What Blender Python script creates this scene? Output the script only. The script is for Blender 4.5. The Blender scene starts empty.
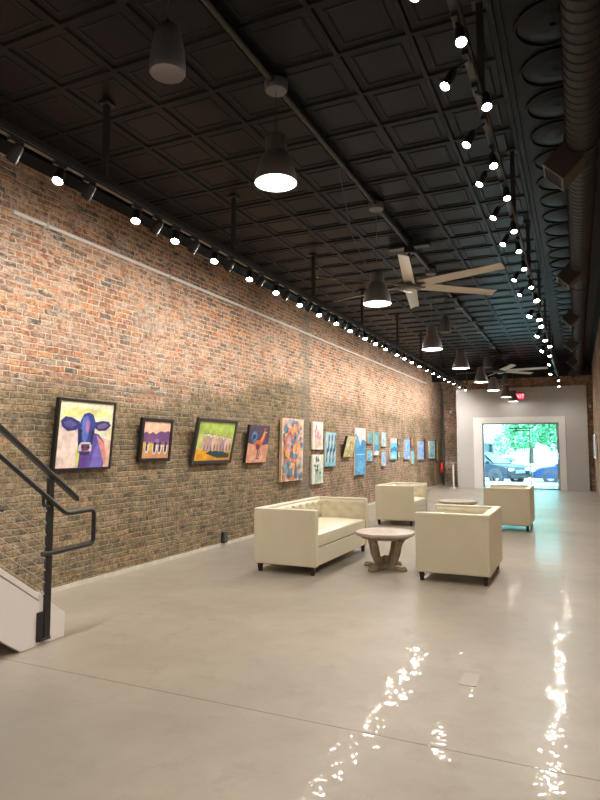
import bpy, bmesh, math, random
from mathutils import Vector, Matrix
random.seed(7)
PI = math.pi
C = bpy.context.scene.collection
SC = bpy.context.scene

# ---------------------------------------------------------------- materials
def srgb(r, g, b):
    f = lambda c: (c/255/12.92) if c/255 <= 0.04045 else ((c/255+0.055)/1.055)**2.4
    return (f(r), f(g), f(b), 1)

def pmat(name, col, rough=0.5, metal=0.0, spec=0.5, bump=0.0, bscale=40, var=0.0, vscale=6, emit=None, estr=0, coat=0.0, coat_r=0.1):
    m = bpy.data.materials.new(name); m.use_nodes = True
    nt = m.node_tree; b = nt.nodes['Principled BSDF']
    if len(col) == 3: col = (*col, 1)
    b.inputs['Base Color'].default_value = col
    b.inputs['Roughness'].default_value = rough
    b.inputs['Metallic'].default_value = metal
    b.inputs['Specular IOR Level'].default_value = spec
    b.inputs['Coat Weight'].default_value = coat
    b.inputs['Coat Roughness'].default_value = coat_r
    if emit:
        b.inputs['Emission Color'].default_value = (*emit[:3], 1); b.inputs['Emission Strength'].default_value = estr
    if var or bump:
        tc = nt.nodes.new('ShaderNodeTexCoord')
    if var:
        n = nt.nodes.new('ShaderNodeTexNoise'); n.inputs['Scale'].default_value = vscale; n.inputs['Detail'].default_value = 4
        nt.links.new(tc.outputs['Object'], n.inputs['Vector'])
        r = nt.nodes.new('ShaderNodeMapRange'); r.inputs[1].default_value = .3; r.inputs[2].default_value = .7
        r.inputs[3].default_value = 1-var; r.inputs[4].default_value = 1+var
        nt.links.new(n.outputs['Fac'], r.inputs[0])
        mx = nt.nodes.new('ShaderNodeVectorMath'); mx.operation = 'SCALE'
        mx.inputs[0].default_value = col[:3]
        nt.links.new(r.outputs[0], mx.inputs['Scale']); nt.links.new(mx.outputs[0], b.inputs['Base Color'])
    if bump:
        n2 = nt.nodes.new('ShaderNodeTexNoise'); n2.inputs['Scale'].default_value = bscale; n2.inputs['Detail'].default_value = 3
        nt.links.new(tc.outputs['Object'], n2.inputs['Vector'])
        bp = nt.nodes.new('ShaderNodeBump'); bp.inputs['Strength'].default_value = bump; bp.inputs['Distance'].default_value = .01
        nt.links.new(n2.outputs['Fac'], bp.inputs['Height']); nt.links.new(bp.outputs['Normal'], b.inputs['Normal'])
    return m

class NB:   # small node-building helper
    def __init__(s, m): s.nt = m.node_tree; s.N = s.nt.nodes; s.L = s.nt.links
    def put(s, sock, v):
        if hasattr(v, 'is_output'): s.L.new(v, sock)
        elif v is not None: sock.default_value = v
    def math(s, op, a, b=None, c=None, clamp=False):
        n = s.N.new('ShaderNodeMath'); n.operation = op; n.use_clamp = clamp
        for i, v in enumerate((a, b, c)): s.put(n.inputs[i], v)
        return n.outputs[0]
    def smooth(s, x, lo, hi, a=0., b=1.):
        n = s.N.new('ShaderNodeMapRange'); n.interpolation_type = 'SMOOTHSTEP'
        for i, v in enumerate((x, lo, hi, a, b)): s.put(n.inputs[i], v)
        return n.outputs[0]
    def noise(s, vec, scale, detail=3, rough=.5):
        n = s.N.new('ShaderNodeTexNoise'); s.put(n.inputs['Vector'], vec); n.inputs['Scale'].default_value = scale
        n.inputs['Detail'].default_value = detail; n.inputs['Roughness'].default_value = rough
        return n.outputs['Fac']
    def comb(s, x, y, z=0.):
        n = s.N.new('ShaderNodeCombineXYZ')
        for i, v in enumerate((x, y, z)): s.put(n.inputs[i], v)
        return n.outputs[0]
    def mix(s, f, a, b, mode='MIX'):
        n = s.N.new('ShaderNodeMix'); n.data_type = 'RGBA'; n.blend_type = mode
        s.put(n.inputs[0], f); s.put(n.inputs[6], a); s.put(n.inputs[7], b)
        return n.outputs[2]
    def ramp(s, f, cols, const=True):
        n = s.N.new('ShaderNodeValToRGB'); cr = n.color_ramp
        cr.interpolation = 'CONSTANT' if const else 'LINEAR'
        while len(cr.elements) < len(cols): cr.elements.new(.5)
        for i, c in enumerate(cols):
            cr.elements[i].position = i/len(cols) if const else i/(len(cols)-1)
            cr.elements[i].color = (*c[:3], 1)
        s.put(n.inputs[0], f); return n.outputs[0]

def brick_mat(name, axis, plain=False):
    m = bpy.data.materials.new(name); m.use_nodes = True
    q = NB(m); bs = q.N['Principled BSDF']
    g = q.N.new('ShaderNodeNewGeometry'); P = g.outputs['Position']
    sp = q.N.new('ShaderNodeSeparateXYZ'); q.L.new(P, sp.inputs[0])
    U, V = sp.outputs[axis], sp.outputs[2]
    w1 = q.math('MULTIPLY', q.math('SUBTRACT', q.noise(P, 9, 4), .5), .06)
    w2 = q.math('MULTIPLY', q.math('SUBTRACT', q.noise(P, 4.5, 5), .5), .045)
    u = q.math('ADD', U, w1); v = q.math('ADD', V, w2)
    RH, BW = .0640, .195
    rv = q.math('DIVIDE', v, RH); row = q.math('FLOOR', rv)
    wn = q.N.new('ShaderNodeTexWhiteNoise'); wn.noise_dimensions = '1D'; q.L.new(row, wn.inputs['W'])
    fu = q.math('ADD', q.math('DIVIDE', u, BW), q.math('ADD', q.math('MULTIPLY', row, .5), q.math('MULTIPLY', wn.outputs[0], .35)))
    cid = q.math('FLOOR', fu)
    w3 = q.N.new('ShaderNodeTexWhiteNoise'); w3.noise_dimensions = '2D'; q.L.new(q.comb(cid, row), w3.inputs['Vector'])
    rnd = w3.outputs[0]
    eu = q.math('MULTIPLY', q.math('SUBTRACT', .5, q.math('ABSOLUTE', q.math('SUBTRACT', q.math('FRACT', fu), .5))), BW)
    ev = q.math('MULTIPLY', q.math('SUBTRACT', .5, q.math('ABSOLUTE', q.math('SUBTRACT', q.math('FRACT', rv), .5))), RH)
    d = q.math('MINIMUM', eu, ev)
    d = q.math('ADD', d, q.math('MULTIPLY', q.math('SUBTRACT', q.noise(P, 24, 4), .5), .026))
    bk = q.math('MAXIMUM', q.smooth(d, .002, .0105), q.smooth(q.noise(P, 3.1, 5, .7), .50, .62, 0., .8))
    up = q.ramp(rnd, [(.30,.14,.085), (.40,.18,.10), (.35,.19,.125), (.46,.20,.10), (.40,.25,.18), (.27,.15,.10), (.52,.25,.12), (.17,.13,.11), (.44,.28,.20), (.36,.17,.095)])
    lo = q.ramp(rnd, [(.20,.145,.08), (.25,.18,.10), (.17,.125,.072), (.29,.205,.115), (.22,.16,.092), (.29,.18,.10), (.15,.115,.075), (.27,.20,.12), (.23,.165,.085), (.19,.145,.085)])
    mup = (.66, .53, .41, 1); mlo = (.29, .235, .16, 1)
    n1 = q.noise(P, 1.1, 5, .6); n2 = q.noise(P, .45, 3)
    if plain:
        mask = q.smooth(n1, .35, .65)
    else:
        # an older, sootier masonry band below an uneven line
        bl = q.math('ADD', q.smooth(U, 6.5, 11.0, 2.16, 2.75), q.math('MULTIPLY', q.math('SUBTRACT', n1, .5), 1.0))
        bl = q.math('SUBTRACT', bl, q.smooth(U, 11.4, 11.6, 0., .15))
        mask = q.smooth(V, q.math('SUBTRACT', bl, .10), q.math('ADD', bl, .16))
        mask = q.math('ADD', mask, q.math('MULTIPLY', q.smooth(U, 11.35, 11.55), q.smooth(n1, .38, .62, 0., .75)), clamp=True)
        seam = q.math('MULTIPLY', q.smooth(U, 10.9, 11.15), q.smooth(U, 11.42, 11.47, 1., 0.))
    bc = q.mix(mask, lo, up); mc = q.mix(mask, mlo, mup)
    mott = q.math('MULTIPLY', q.smooth(q.noise(P, 22, 5, .72), .28, .72, .42, 1.52), q.smooth(q.noise(P, 60, 3, .75), .3, .7, .70, 1.30))
    mott = q.math('MULTIPLY', mott, q.smooth(q.noise(P, 7, 6, .75), .34, .6, .52, 1.14))
    mm = q.N.new('ShaderNodeVectorMath'); mm.operation = 'SCALE'; q.L.new(bc, mm.inputs[0]); q.L.new(mott, mm.inputs['Scale'])
    col = q.mix(bk, mc, mm.outputs[0])
    # lime wash left in patches
    lw = q.math('MULTIPLY', q.smooth(q.noise(P, 1.5, 6, .70), .44, .66), q.smooth(q.noise(P, 14, 4, .7), .38, .62))
    sx = q.N.new('ShaderNodeMapping'); sx.inputs['Scale'].default_value = (.35, .35, 1); q.L.new(P, sx.inputs[0])
    lw = q.math('MAXIMUM', lw, q.math('MULTIPLY', q.smooth(q.noise(sx.outputs[0], 34, 5, .75), .46, .60), q.smooth(q.noise(P, .9, 4, .6), .38, .56, .15, .95)))
    col = q.mix(q.math('MULTIPLY', lw, q.math('ADD', q.math('MULTIPLY', mask, .50), .16)), col, (.66, .52, .40, 1))
    if not plain:
        col = q.mix(q.math('MULTIPLY', seam, .45), col, (.22, .20, .17, 1))
        # faint mortar scar of an infilled opening
        def line(s, x0, w): return q.smooth(q.math('ABSOLUTE', q.math('SUBTRACT', s, x0)), 0., w, 1., 0.)
        sc = q.math('MULTIPLY', line(V, 2.19, .05), q.math('MULTIPLY', q.smooth(U, 4.75, 4.85), q.smooth(U, 6.6, 6.7, 1., 0.)))
        s2 = q.math('MULTIPLY', line(U, 6.62, .05), q.smooth(V, 2.19, 2.2, 1., 0.))
        col = q.mix(q.math('MULTIPLY', q.math('MAXIMUM', sc, s2), .55), col, (.20, .175, .14, 1))
    q.L.new(col, bs.inputs['Base Color'])
    bs.inputs['Roughness'].default_value = .88; bs.inputs['Specular IOR Level'].default_value = .25
    h = q.math('ADD', q.math('MULTIPLY', bk, 1.0), q.math('ADD', q.math('MULTIPLY', rnd, .35), q.math('MULTIPLY', q.noise(P, 30, 5, .7), .7)))
    bp = q.N.new('ShaderNodeBump'); bp.inputs['Strength'].default_value = .9; bp.inputs['Distance'].default_value = .012
    q.L.new(h, bp.inputs['Height']); q.L.new(bp.outputs[0], bs.inputs['Normal'])
    return m

def floor_mat():
    m = bpy.data.materials.new('polished_concrete'); m.use_nodes = True
    q = NB(m); bs = q.N['Principled BSDF']
    g = q.N.new('ShaderNodeNewGeometry'); P = g.outputs['Position']
    sp = q.N.new('ShaderNodeSeparateXYZ'); q.L.new(P, sp.inputs[0])
    n1 = q.noise(P, .55, 5, .62); n2 = q.noise(P, 2.6, 6, .6); n3 = q.noise(P, 40, 2)
    wv = q.N.new('ShaderNodeVectorMath'); wv.operation = 'ADD'; q.L.new(P, wv.inputs[0])
    q.L.new(q.comb(q.math('MULTIPLY', n2, .5), q.math('MULTIPLY', n1, .9)), wv.inputs[1])
    n4 = q.noise(wv.outputs[0], 1.4, 5, .65)
    col = q.ramp(q.math('ADD', q.math('MULTIPLY', n1, .45), q.math('MULTIPLY', n4, .55)),
                 [(.165,.14,.112), (.28,.238,.192), (.385,.332,.268), (.49,.425,.345)], const=False)
    col = q.mix(q.smooth(n2, .35, .9, 0., .35), col, (.46, .41, .34, 1))
    wv2 = q.N.new('ShaderNodeVectorMath'); wv2.operation = 'ADD'; q.L.new(P, wv2.inputs[0]); q.L.new(q.comb(q.math('MULTIPLY', n1, 1.5), q.math('MULTIPLY', n2, .8)), wv2.inputs[1])
    col = q.mix(q.smooth(q.noise(wv2.outputs[0], 4.5, 6, .7), .50, .72, 0., .30), col, (.20, .178, .15, 1))
    col = q.mix(q.smooth(q.noise(P, .33, 4, .6), .42, .66, 0., .55), col, (.235, .222, .195, 1))
    jl = q.smooth(q.math('ABSOLUTE', q.math('SUBTRACT', sp.outputs[1], 3.16)), .003, .008, 1., 0.)
    col = q.mix(q.math('MULTIPLY', jl, .6), col, (.10, .08, .06, 1))
    q.L.new(col, bs.inputs['Base Color'])
    q.L.new(q.smooth(n4, .3, .7, .34, .46), bs.inputs['Roughness'])
    bs.inputs['Specular IOR Level'].default_value = .10
    bs.inputs['Coat Weight'].default_value = .13; bs.inputs['Coat Roughness'].default_value = .04; bs.inputs['Coat IOR'].default_value = 1.45
    h = q.math('ADD', q.math('MULTIPLY', q.noise(P, 3.2, 3), 1.), q.math('MULTIPLY', q.noise(P, 11, 2), .22))
    h = q.math('SUBTRACT', h, q.math('MULTIPLY', jl, .2))
    bp = q.N.new('ShaderNodeBump'); bp.inputs['Strength'].default_value = .30; bp.inputs['Distance'].default_value = .02
    q.L.new(h, bp.inputs['Height'])
    q.L.new(bp.outputs[0], bs.inputs['Normal']); q.L.new(bp.outputs[0], bs.inputs['Coat Normal'])
    return m

def noise_paint(name, cols, scale=6, stretch=(1, 1, 1), rough=.55):
    m = bpy.data.materials.new(name); m.use_nodes = True
    q = NB(m); bs = q.N['Principled BSDF']
    tc = q.N.new('ShaderNodeTexCoord'); mp = q.N.new('ShaderNodeMapping'); mp.inputs['Scale'].default_value = stretch
    q.L.new(tc.outputs['Object'], mp.inputs[0])
    f = q.smooth(q.noise(mp.outputs[0], scale, 3, .55), .25, .75)
    q.L.new(q.ramp(f, cols, const=False), bs.inputs['Base Color'])
    bs.inputs['Roughness'].default_value = rough
    return m

def glass_mat(name, tint=(1, 1, 1), refl=.08, rough=0.0):
    m = bpy.data.materials.new(name); m.use_nodes = True
    q = NB(m); q.N.remove(q.N['Principled BSDF'])
    t = q.N.new('ShaderNodeBsdfTransparent'); t.inputs[0].default_value = (*tint, 1)
    g = q.N.new('ShaderNodeBsdfGlossy'); g.inputs['Roughness'].default_value = rough
    mx = q.N.new('ShaderNodeMixShader'); mx.inputs[0].default_value = refl
    q.L.new(t.outputs[0], mx.inputs[1]); q.L.new(g.outputs[0], mx.inputs[2]); q.L.new(mx.outputs[0], q.N['Material Output'].inputs[0])
    return m

def leaf_mat(name, a, b):
    m = bpy.data.materials.new(name); m.use_nodes = True
    q = NB(m); bs = q.N['Principled BSDF']
    g = q.N.new('ShaderNodeNewGeometry')
    q.L.new(q.ramp(q.noise(g.outputs['Position'], 2.5, 3), [a, b], const=False), bs.inputs['Base Color'])
    bs.inputs['Roughness'].default_value = .5
    bs.inputs['Subsurface Weight'].default_value = 0
    return m

M = {}
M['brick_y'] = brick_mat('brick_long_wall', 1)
M['brick_yp'] = brick_mat('brick_side_wall', 1, True)
M['brick_x'] = brick_mat('brick_end_wall', 0, True)
M['floor'] = floor_mat()
M['tin'] = pmat('black_painted_tin', (.0030, .0030, .0042), .45, spec=.17, var=.2, vscale=3)
M['drywall'] = pmat('grey_drywall', (.50, .48, .47), .85, var=.03, vscale=1.5)
M['trimwhite'] = pmat('white_trim_paint', (.78, .76, .74), .5)
M['stairwhite'] = pmat('white_stair_paint', (.84, .79, .765), .45)
M['base'] = pmat('pale_skirting', (.60, .55, .47), .6, var=.15)
M['black'] = pmat('black_powder_coat', (.016, .015, .015), .42)
M['blackmatte'] = pmat('black_matte_metal', (.022, .021, .022), .6)
M['track'] = pmat('black_track_metal', (.045, .045, .045), .35, metal=.3)
M['alu'] = pmat('track_edge_aluminium', (.30, .30, .30), .35, metal=.8)
M['steel'] = pmat('brushed_steel', (.55, .55, .55), .3, metal=1)
M['cable'] = pmat('steel_cable', (.42, .40, .37), .35, metal=.9)
M['lens'] = pmat('lit_lens', (1, 1, 1), .4, emit=(1, .93, .80), estr=70)
M['dimlens'] = pmat('lamp_front_glass', (.3, .29, .27), .2, emit=(1, .92, .80), estr=8)
M['shade'] = pmat('dark_grey_shade', (.12, .113, .107), .5)
M['shadein'] = pmat('white_shade_lining', (.85, .84, .80), .5)
M['bulb'] = pmat('lit_diffuser', (1, 1, 1), .5, emit=(1, .94, .84), estr=1.6)
M['cord'] = pmat('grey_cord', (.10, .10, .10), .6)
M['speaker'] = pmat('charcoal_plastic', (.11, .118, .13), .5)
M['grille'] = pmat('speaker_grille', (.17, .15, .145), .7, bump=.4, bscale=300)
M['blade'] = pmat('satin_fan_blade', (.60, .55, .47), .38)
M['duct'] = pmat('dark_spiral_duct', (.026, .024, .024), .6, metal=.0, spec=.3, var=.12)
M['reg'] = pmat('register_box_metal', (.05, .042, .038), .5)
M['regedge'] = pmat('register_frame_metal', (.10, .088, .078), .5)
M['dark'] = pmat('dark_void', (.006, .006, .006), .8)
M['leather'] = pmat('cream_leather', (.72, .66, .495), .42, bump=.12, bscale=120, var=.03, vscale=4)
M['leg'] = pmat('espresso_wood', (.02, .013, .010), .4)
M['wood'] = pmat('weathered_wood', (.30, .235, .165), .65, bump=.3, bscale=60, var=.28, vscale=12)
M['woodtop'] = pmat('weathered_table_top', (.43, .35, .29), .5, var=.18, vscale=9)
M['inlay'] = pmat('rosy_inlay', (.42, .25, .21), .55, var=.25, vscale=20)
M['white'] = pmat('white_plastic', (.8, .8, .8), .4)
M['red'] = pmat('red_enamel', (.5, .03, .02), .35)
M['exitglow'] = pmat('red_sign_glow', (.5, .02, .03), .5, emit=(1, .02, .05), estr=2.2)
M['exitlet'] = pmat('sign_letter_glow', (.9, .4, .4), .5, emit=(1, .30, .33), estr=2.5)
M['brass'] = pmat('valve_metal', (.5, .42, .3), .35, metal=.9)
M['glass'] = glass_mat('clear_glass', (.97, 1, 1), .06)
M['winframe'] = pmat('storefront_frame', (.30, .30, .31), .4, metal=.5)
M['frameblk'] = pmat('black_picture_frame', (.012, .010, .010), .4)
M['framegrey'] = pmat('charcoal_picture_frame', (.035, .032, .028), .45)
M['framebrown'] = pmat('brown_picture_frame', (.05, .022, .015), .4)
M['canvasedge'] = pmat('raw_canvas', (.62, .52, .40), .8)
M['woodedge'] = pmat('pale_wood_edge', (.55, .40, .24), .6)
M['outletm'] = pmat('dark_outlet', (.03, .028, .026), .5)
M['floorpatch'] = pmat('tan_patch', (.31, .255, .20), .45)
# outdoors
M['pave'] = pmat('pale_paving', (.62, .62, .60), .8, var=.1, vscale=1)
M['asphalt'] = pmat('pale_asphalt', (.30, .30, .31), .85, var=.1, vscale=2)  # pale grey base colour, slightly mottled
M['carnavy'] = pmat('navy_car_paint', (.0015, .005, .018), .35, spec=.3, coat=.12, coat_r=.05)
M['carblue'] = pmat('blue_car_paint', (.003, .018, .07), .35, spec=.3, coat=.12, coat_r=.05)
M['carwhite'] = pmat('white_car_paint', (.75, .76, .77), .3, coat=1)
M['carglass'] = pmat('car_glass', (.02, .03, .04), .05, spec=.9)
M['tyre'] = pmat('tyre_rubber', (.012, .012, .014), .8)
M['rim'] = pmat('alloy_rim', (.6, .6, .62), .3, metal=.6)
M['headlamp'] = pmat('headlamp_lens', (.75, .78, .8), .15, spec=.8)
M['plastic'] = pmat('black_trim_plastic', (.015, .015, .017), .6)
M['leafA'] = leaf_mat('bright_leaves', (.05, .24, .10), (.14, .46, .20))
M['leafB'] = leaf_mat('deep_leaves', (.03, .16, .08), (.10, .34, .16))
M['bark'] = pmat('tree_bark', (.10, .08, .06), .9)
M['render'] = pmat('pale_render_wall', (.62, .62, .60), .9)
M['awning'] = pmat('slate_awning', (.16, .22, .26), .8)

# ---------------------------------------------------------------- mesh helpers
class MB:
    def __init__(s): s.v = []; s.f = []; s.mi = []
    def add(s, vs, fs, mi=0):
        o = len(s.v); s.v += [tuple(p) for p in vs]; s.f += [tuple(i+o for i in f) for f in fs]; s.mi += [mi]*len(fs); return s
    def box(s, x0, x1, y0, y1, z0, z1, mi=0, mat=None):
        vs = [(x, y, z) for x in (x0, x1) for y in (y0, y1) for z in (z0, z1)]
        if mat: vs = [mat @ Vector(v) for v in vs]
        return s.add(vs, [(0,1,3,2), (4,6,7,5), (0,4,5,1), (2,3,7,6), (0,2,6,4), (1,5,7,3)], mi)
    def ring(s, p, a, b, r, n): return [p + a*(r*math.cos(2*PI*i/n)) + b*(r*math.sin(2*PI*i/n)) for i in range(n)]
    def tube(s, pts, r, n=10, mi=0, caps=True):
        pts = [Vector(p) for p in pts]; rs = r if isinstance(r, (list, tuple)) else [r]*len(pts)
        o = len(s.v); prev = None
        for k, p in enumerate(pts):
            t = (pts[min(k+1, len(pts)-1)] - pts[max(k-1, 0)]).normalized()
            if prev is None:
                a = t.orthogonal().normalized() if abs(t.z) > .9 else t.cross(Vector((0, 0, 1))).normalized()
            else:
                a = (prev - t*prev.dot(t)).normalized()
            prev = a; b = t.cross(a)
            s.v += [tuple(q) for q in s.ring(p, a, b, rs[k], n)]
        for k in range(len(pts)-1):
            for i in range(n):
                j = (i+1) % n
                s.f.append((o+k*n+i, o+k*n+j, o+(k+1)*n+j, o+(k+1)*n+i)); s.mi.append(mi)
        if caps:
            s.f.append(tuple(o+i for i in reversed(range(n)))); s.mi.append(mi)
            e = o+(len(pts)-1)*n; s.f.append(tuple(e+i for i in range(n))); s.mi.append(mi)
        return s
    def lathe(s, prof, n=24, mi=0, mat=None, cap0=False, cap1=False, mis=None):
        o = len(s.v)
        for r, z in prof:
            for i in range(n):
                v = Vector((r*math.cos(2*PI*i/n), r*math.sin(2*PI*i/n), z))
                s.v.append(tuple(mat @ v if mat else v))
        for k in range(len(prof)-1):
            for i in range(n):
                j = (i+1) % n
                s.f.append((o+k*n+i, o+k*n+j, o+(k+1)*n+j, o+(k+1)*n+i)); s.mi.append(mis[k] if mis else mi)
        if cap0: s.f.append(tuple(o+i for i in reversed(range(n)))); s.mi.append(mi)
        if cap1:
            e = o+(len(prof)-1)*n; s.f.append(tuple(e+i for i in range(n))); s.mi.append(mi)
        return s
    def prism(s, poly, axis, a, b, mi=0):
        # poly: 2D outline, extruded along axis from a to b
        def P(p, t):
            return {0: (t, p[0], p[1]), 1: (p[0], t, p[1]), 2: (p[0], p[1], t)}[axis]
        n = len(poly); vs = [P(p, a) for p in poly] + [P(p, b) for p in poly]
        fs = [tuple(range(n)), tuple(range(2*n-1, n-1, -1))] + [(i, i+n, (i+1) % n+n, (i+1) % n) for i in range(n)]
        return s.add(vs, fs, mi)
    def grid(s, fn, nu, nv, mi=0):
        o = len(s.v)
        for i in range(nu+1):
            for j in range(nv+1): s.v.append(tuple(fn(i/nu, j/nv)))
        for i in range(nu):
            for j in range(nv):
                a = o+i*(nv+1)+j
                s.f.append((a, a+nv+1, a+nv+2, a+1)); s.mi.append(mi)
        return s
    def build(s, name, mats, parent=None, smooth=False, bevel=0, seg=2, loc=None, rot=None, fix=True):
        me = bpy.data.meshes.new(name); me.from_pydata(s.v, [], s.f); me.update()
        if not isinstance(mats, (list, tuple)): mats = [mats]
        for m in mats: me.materials.append(m)
        me.polygons.foreach_set('material_index', s.mi)
        if fix:
            bm = bmesh.new(); bm.from_mesh(me); bmesh.ops.recalc_face_normals(bm, faces=bm.faces); bm.to_mesh(me); bm.free()
        o = bpy.data.objects.new(name, me); C.objects.link(o)
        if parent: o.parent = parent
        if loc: o.location = loc
        if rot: o.rotation_euler = rot
        if bevel:
            b = o.modifiers.new('bevel', 'BEVEL'); b.width = bevel; b.segments = seg; b.limit_method = 'ANGLE'; b.angle_limit = .6
        if smooth:
            me.polygons.foreach_set('use_smooth', [True]*len(me.polygons))
            try: me.set_sharp_from_angle(angle=math.radians(40))
            except Exception: pass
        return o

def tag(o, label=None, cat=None, group=None, kind=None):
    if label: o['label'] = label
    if cat: o['category'] = cat
    if group: o['group'] = group
    if kind: o['kind'] = kind
    return o
def empty(name, loc=(0, 0, 0), rz=0, label=None, cat=None, group=None):
    o = bpy.data.objects.new(name, None); C.objects.link(o); o.empty_display_size = .1
    o.location = loc; o.rotation_euler = (0, 0, rz)
    return tag(o, label, cat, group)
def copy_tree(o, parent=None):
    c = o.copy(); C.objects.link(c); c.parent = parent
    for ch in list(o.children): copy_tree(ch, c)
    return c
def struct(o): o['kind'] = 'structure'; return o
ORD = ['first','second','third','fourth','fifth','sixth','seventh','eighth','ninth','tenth','eleventh','twelfth','thirteenth','fourteenth','fifteenth','sixteenth','seventeenth','eighteenth','nineteenth','twentieth','twenty-first','twenty-second','twenty-third','twenty-fourth','twenty-fifth','twenty-sixth','twenty-seventh','twenty-eighth','twenty-ninth','thirtieth']

# ---------------------------------------------------------------- setting
XL, XR, YB, YE, H = -5.0, .55, -2.6, 26.0, 4.5
YP = 23.1
struct(MB().box(XL-.3, XR+.3, YB-.3, YE+.3, -.2, 0).build('floor', M['floor']))
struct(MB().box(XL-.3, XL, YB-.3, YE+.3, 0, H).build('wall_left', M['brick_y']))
struct(MB().box(XR, XR+.3, YB-.3, YE+.3, 0, H).build('wall_right', M['brick_yp']))
struct(MB().box(XL, XR, YB-.3, YB, 0, H).build('wall_back', M['drywall']))
# end wall of brick, opened behind the white panel
w = MB(); w.box(-4.16, XR, YP+.14, YP+.36, 3.66, 4.02); w.box(.36, XR, YP+.14, YP+.36, 0, 3.66); w.box(XL, -4.08, 24.9, 25.2, 0, H); w.box(XL, -3.95, YE, YE+.3, 0, H); w.box(.22, XR, YE, YE+.3, 0, H); w.box(-3.95, .22, YE, YE+.3, 3.2, H)
struct(w.build('wall_end', M['brick_x']))
# grey panel wall with the storefront opening
w = MB()
w.box(-4.08, -3.16, YP, YP+.14, 0, 3.66); w.box(-.56, .36, YP, YP+.14, 0, 3.66); w.box(-3.16, -.56, YP, YP+.14, 2.38, 3.66)
w.box(-4.08, -3.97, YP+.14, YE, 0, 3.66); w.box(.24, .36, YP+.14, YE, 0, 3.66); w.box(-3.97, .24, YP+.14, YE, 3.5, 3.66)  # unseen returns and top, added to stop daylight leaking past the panel
struct(w.build('wall_front', M['drywall']))
w = MB()
w.box(-3.47, -3.16, YP-.035, YP+.16, 0, 2.60); w.box(-.56, -.34, YP-.035, YP+.16, 0, 2.60); w.box(-3.16, -.56, YP-.035, YP+.16, 2.38, 2.60)
struct(w.build('trim_1', M['trimwhite'], bevel=.006))
struct(MB().box(XL, XL+.012, -2.5, YE, 0, .045).build('baseboard_left', M['base']))
# dark cornice where ceiling meets walls
w = MB()
for poly in ([(XL, 4.36), (XL+.03, 4.36), (XL+.10, 4.44), (XL+.10, H), (XL, H)],):
    w.prism(poly, 1, YB, YE)
w.prism([(XR, 4.36), (XR-.03, 4.36), (XR-.10, 4.44), (XR-.10, H), (XR, H)], 1, YB, YE)
struct(w.build('trim_2', M['tin']))
w = MB(); w.prism([(YP+.36, 4.02), (YP+.12, 4.02), (YP+.05, 4.2), (YP-.05, 4.38), (YP-.08, H), (YP+.36, H)], 0, XL, XR)
struct(w.build('trim_3', M['tin']))

# pressed-tin ceiling: stamped tiles
cm = MB(); T = .56
def ringq(a, b, za, zb, x0, y0, w, h):
    o = len(cm.v)
    for ins, z in ((a, za), (b, zb)):
        cm.v += [(x0+ins, y0+ins, z), (x0+w-ins, y0+ins, z), (x0+w-ins, y0+h-ins, z), (x0+ins, y0+h-ins, z)]
    for i in range(4):
        j = (i+1) % 4; cm.f.append((o+i, o+j, o+4+j, o+4+i)); cm.mi.append(0)
prof = [(0, -.022), (.016, -.022), (.028, -.004), (.075, -.004), (.085, -.011), (.095, -.011), (.105, -.004), (.150, -.004), (.165, -.004), (.18, -.004)]
nx0 = -9
ny = int((YE-YB)/T)+1
for i in range(9):
    x0 = -5.49+i*T
    for k in range(ny):
        y0 = YB+k*T
        if y0 > YE: continue
        for (a, za), (b, zb) in zip(prof, prof[1:]): ringq(a, b, H+za, H+zb, x0, y0, T, T)
        cm.add([(x0+.18, y0+.18, H-.004), (x0+T-.18, y0+.18, H-.004), (x0+T-.18, y0+T-.18, H-.004), (x0+.18, y0+T-.18, H-.004)], [(0, 1, 2, 3)])
# border strip with round rosettes on the right
cm.add([(-.45, YB, H), (XR+.1, YB, H), (XR+.1, YE, H), (-.45, YE, H)], [(0, 1, 2, 3)])
for xx in (-.45, -.40): cm.box(xx, xx+.022, YB, YE, H-.022, H+.001)
for k in range(ny):
    cy = YB+.3+k*T
    if cy > YE-.3: continue
    mt = Matrix.Translation((-.06, cy, 0))
    cm.lathe([(.262, H), (.258, H-.018), (.245, H-.018), (.236, H-.003), (.20, H-.008), (.12, H-.018), (.02, H-.022)], 28, mat=mt)
cm.box(-5.3, XR+.3, YB-.3, YE+.3, H+.01, H+.2)
struct(cm.build('ceiling', M['tin']))

# storefront glazing in the opening, with a glass door
wr = MB()
for a in ((-3.16, -3.11), (-.61, -.56)): wr.box(a[0], a[1], YP+.05, YP+.11, 0, 2.38)
wr.box(-3.11, -.61, YP+.05, YP+.11, 2.33, 2.38); wr.box(-3.11, -1.55, YP+.05, YP+.11, 0, .04)
wf = struct(wr.build('window_1', M['winframe']))
g = MB().box(-3.11, -1.50, YP+.075, YP+.085, .04, 2.33).build('window_glass', M['glass'], wf)
dr = MB().box(-1.545, -1.505, YP+.055, YP+.10, .01, 2.22)
dr.box(-.645, -.615, YP+.055, YP+.10, .01, 2.33); dr.box(-1.545, -.615, YP+.055, YP+.10, .01, .06); 
dw = struct(dr.build('door_1', M['winframe']))
MB().box(-1.505, -.645, YP+.075, YP+.085, .06, 2.33).build('door_glass', M['glass'], dw)
tr = MB().box(-2.22, -1.50, YP+.03, YP+.075, 2.17, 2.22); tr.box(-2.1, -1.52, YP+.0, YP+.05, 2.08, 2.12); tr.box(-2.0, -1.96, YP+.02, YP+.07, 2.1, 2.2)
tr.build('door_closer', M['black'], dw)

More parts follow.
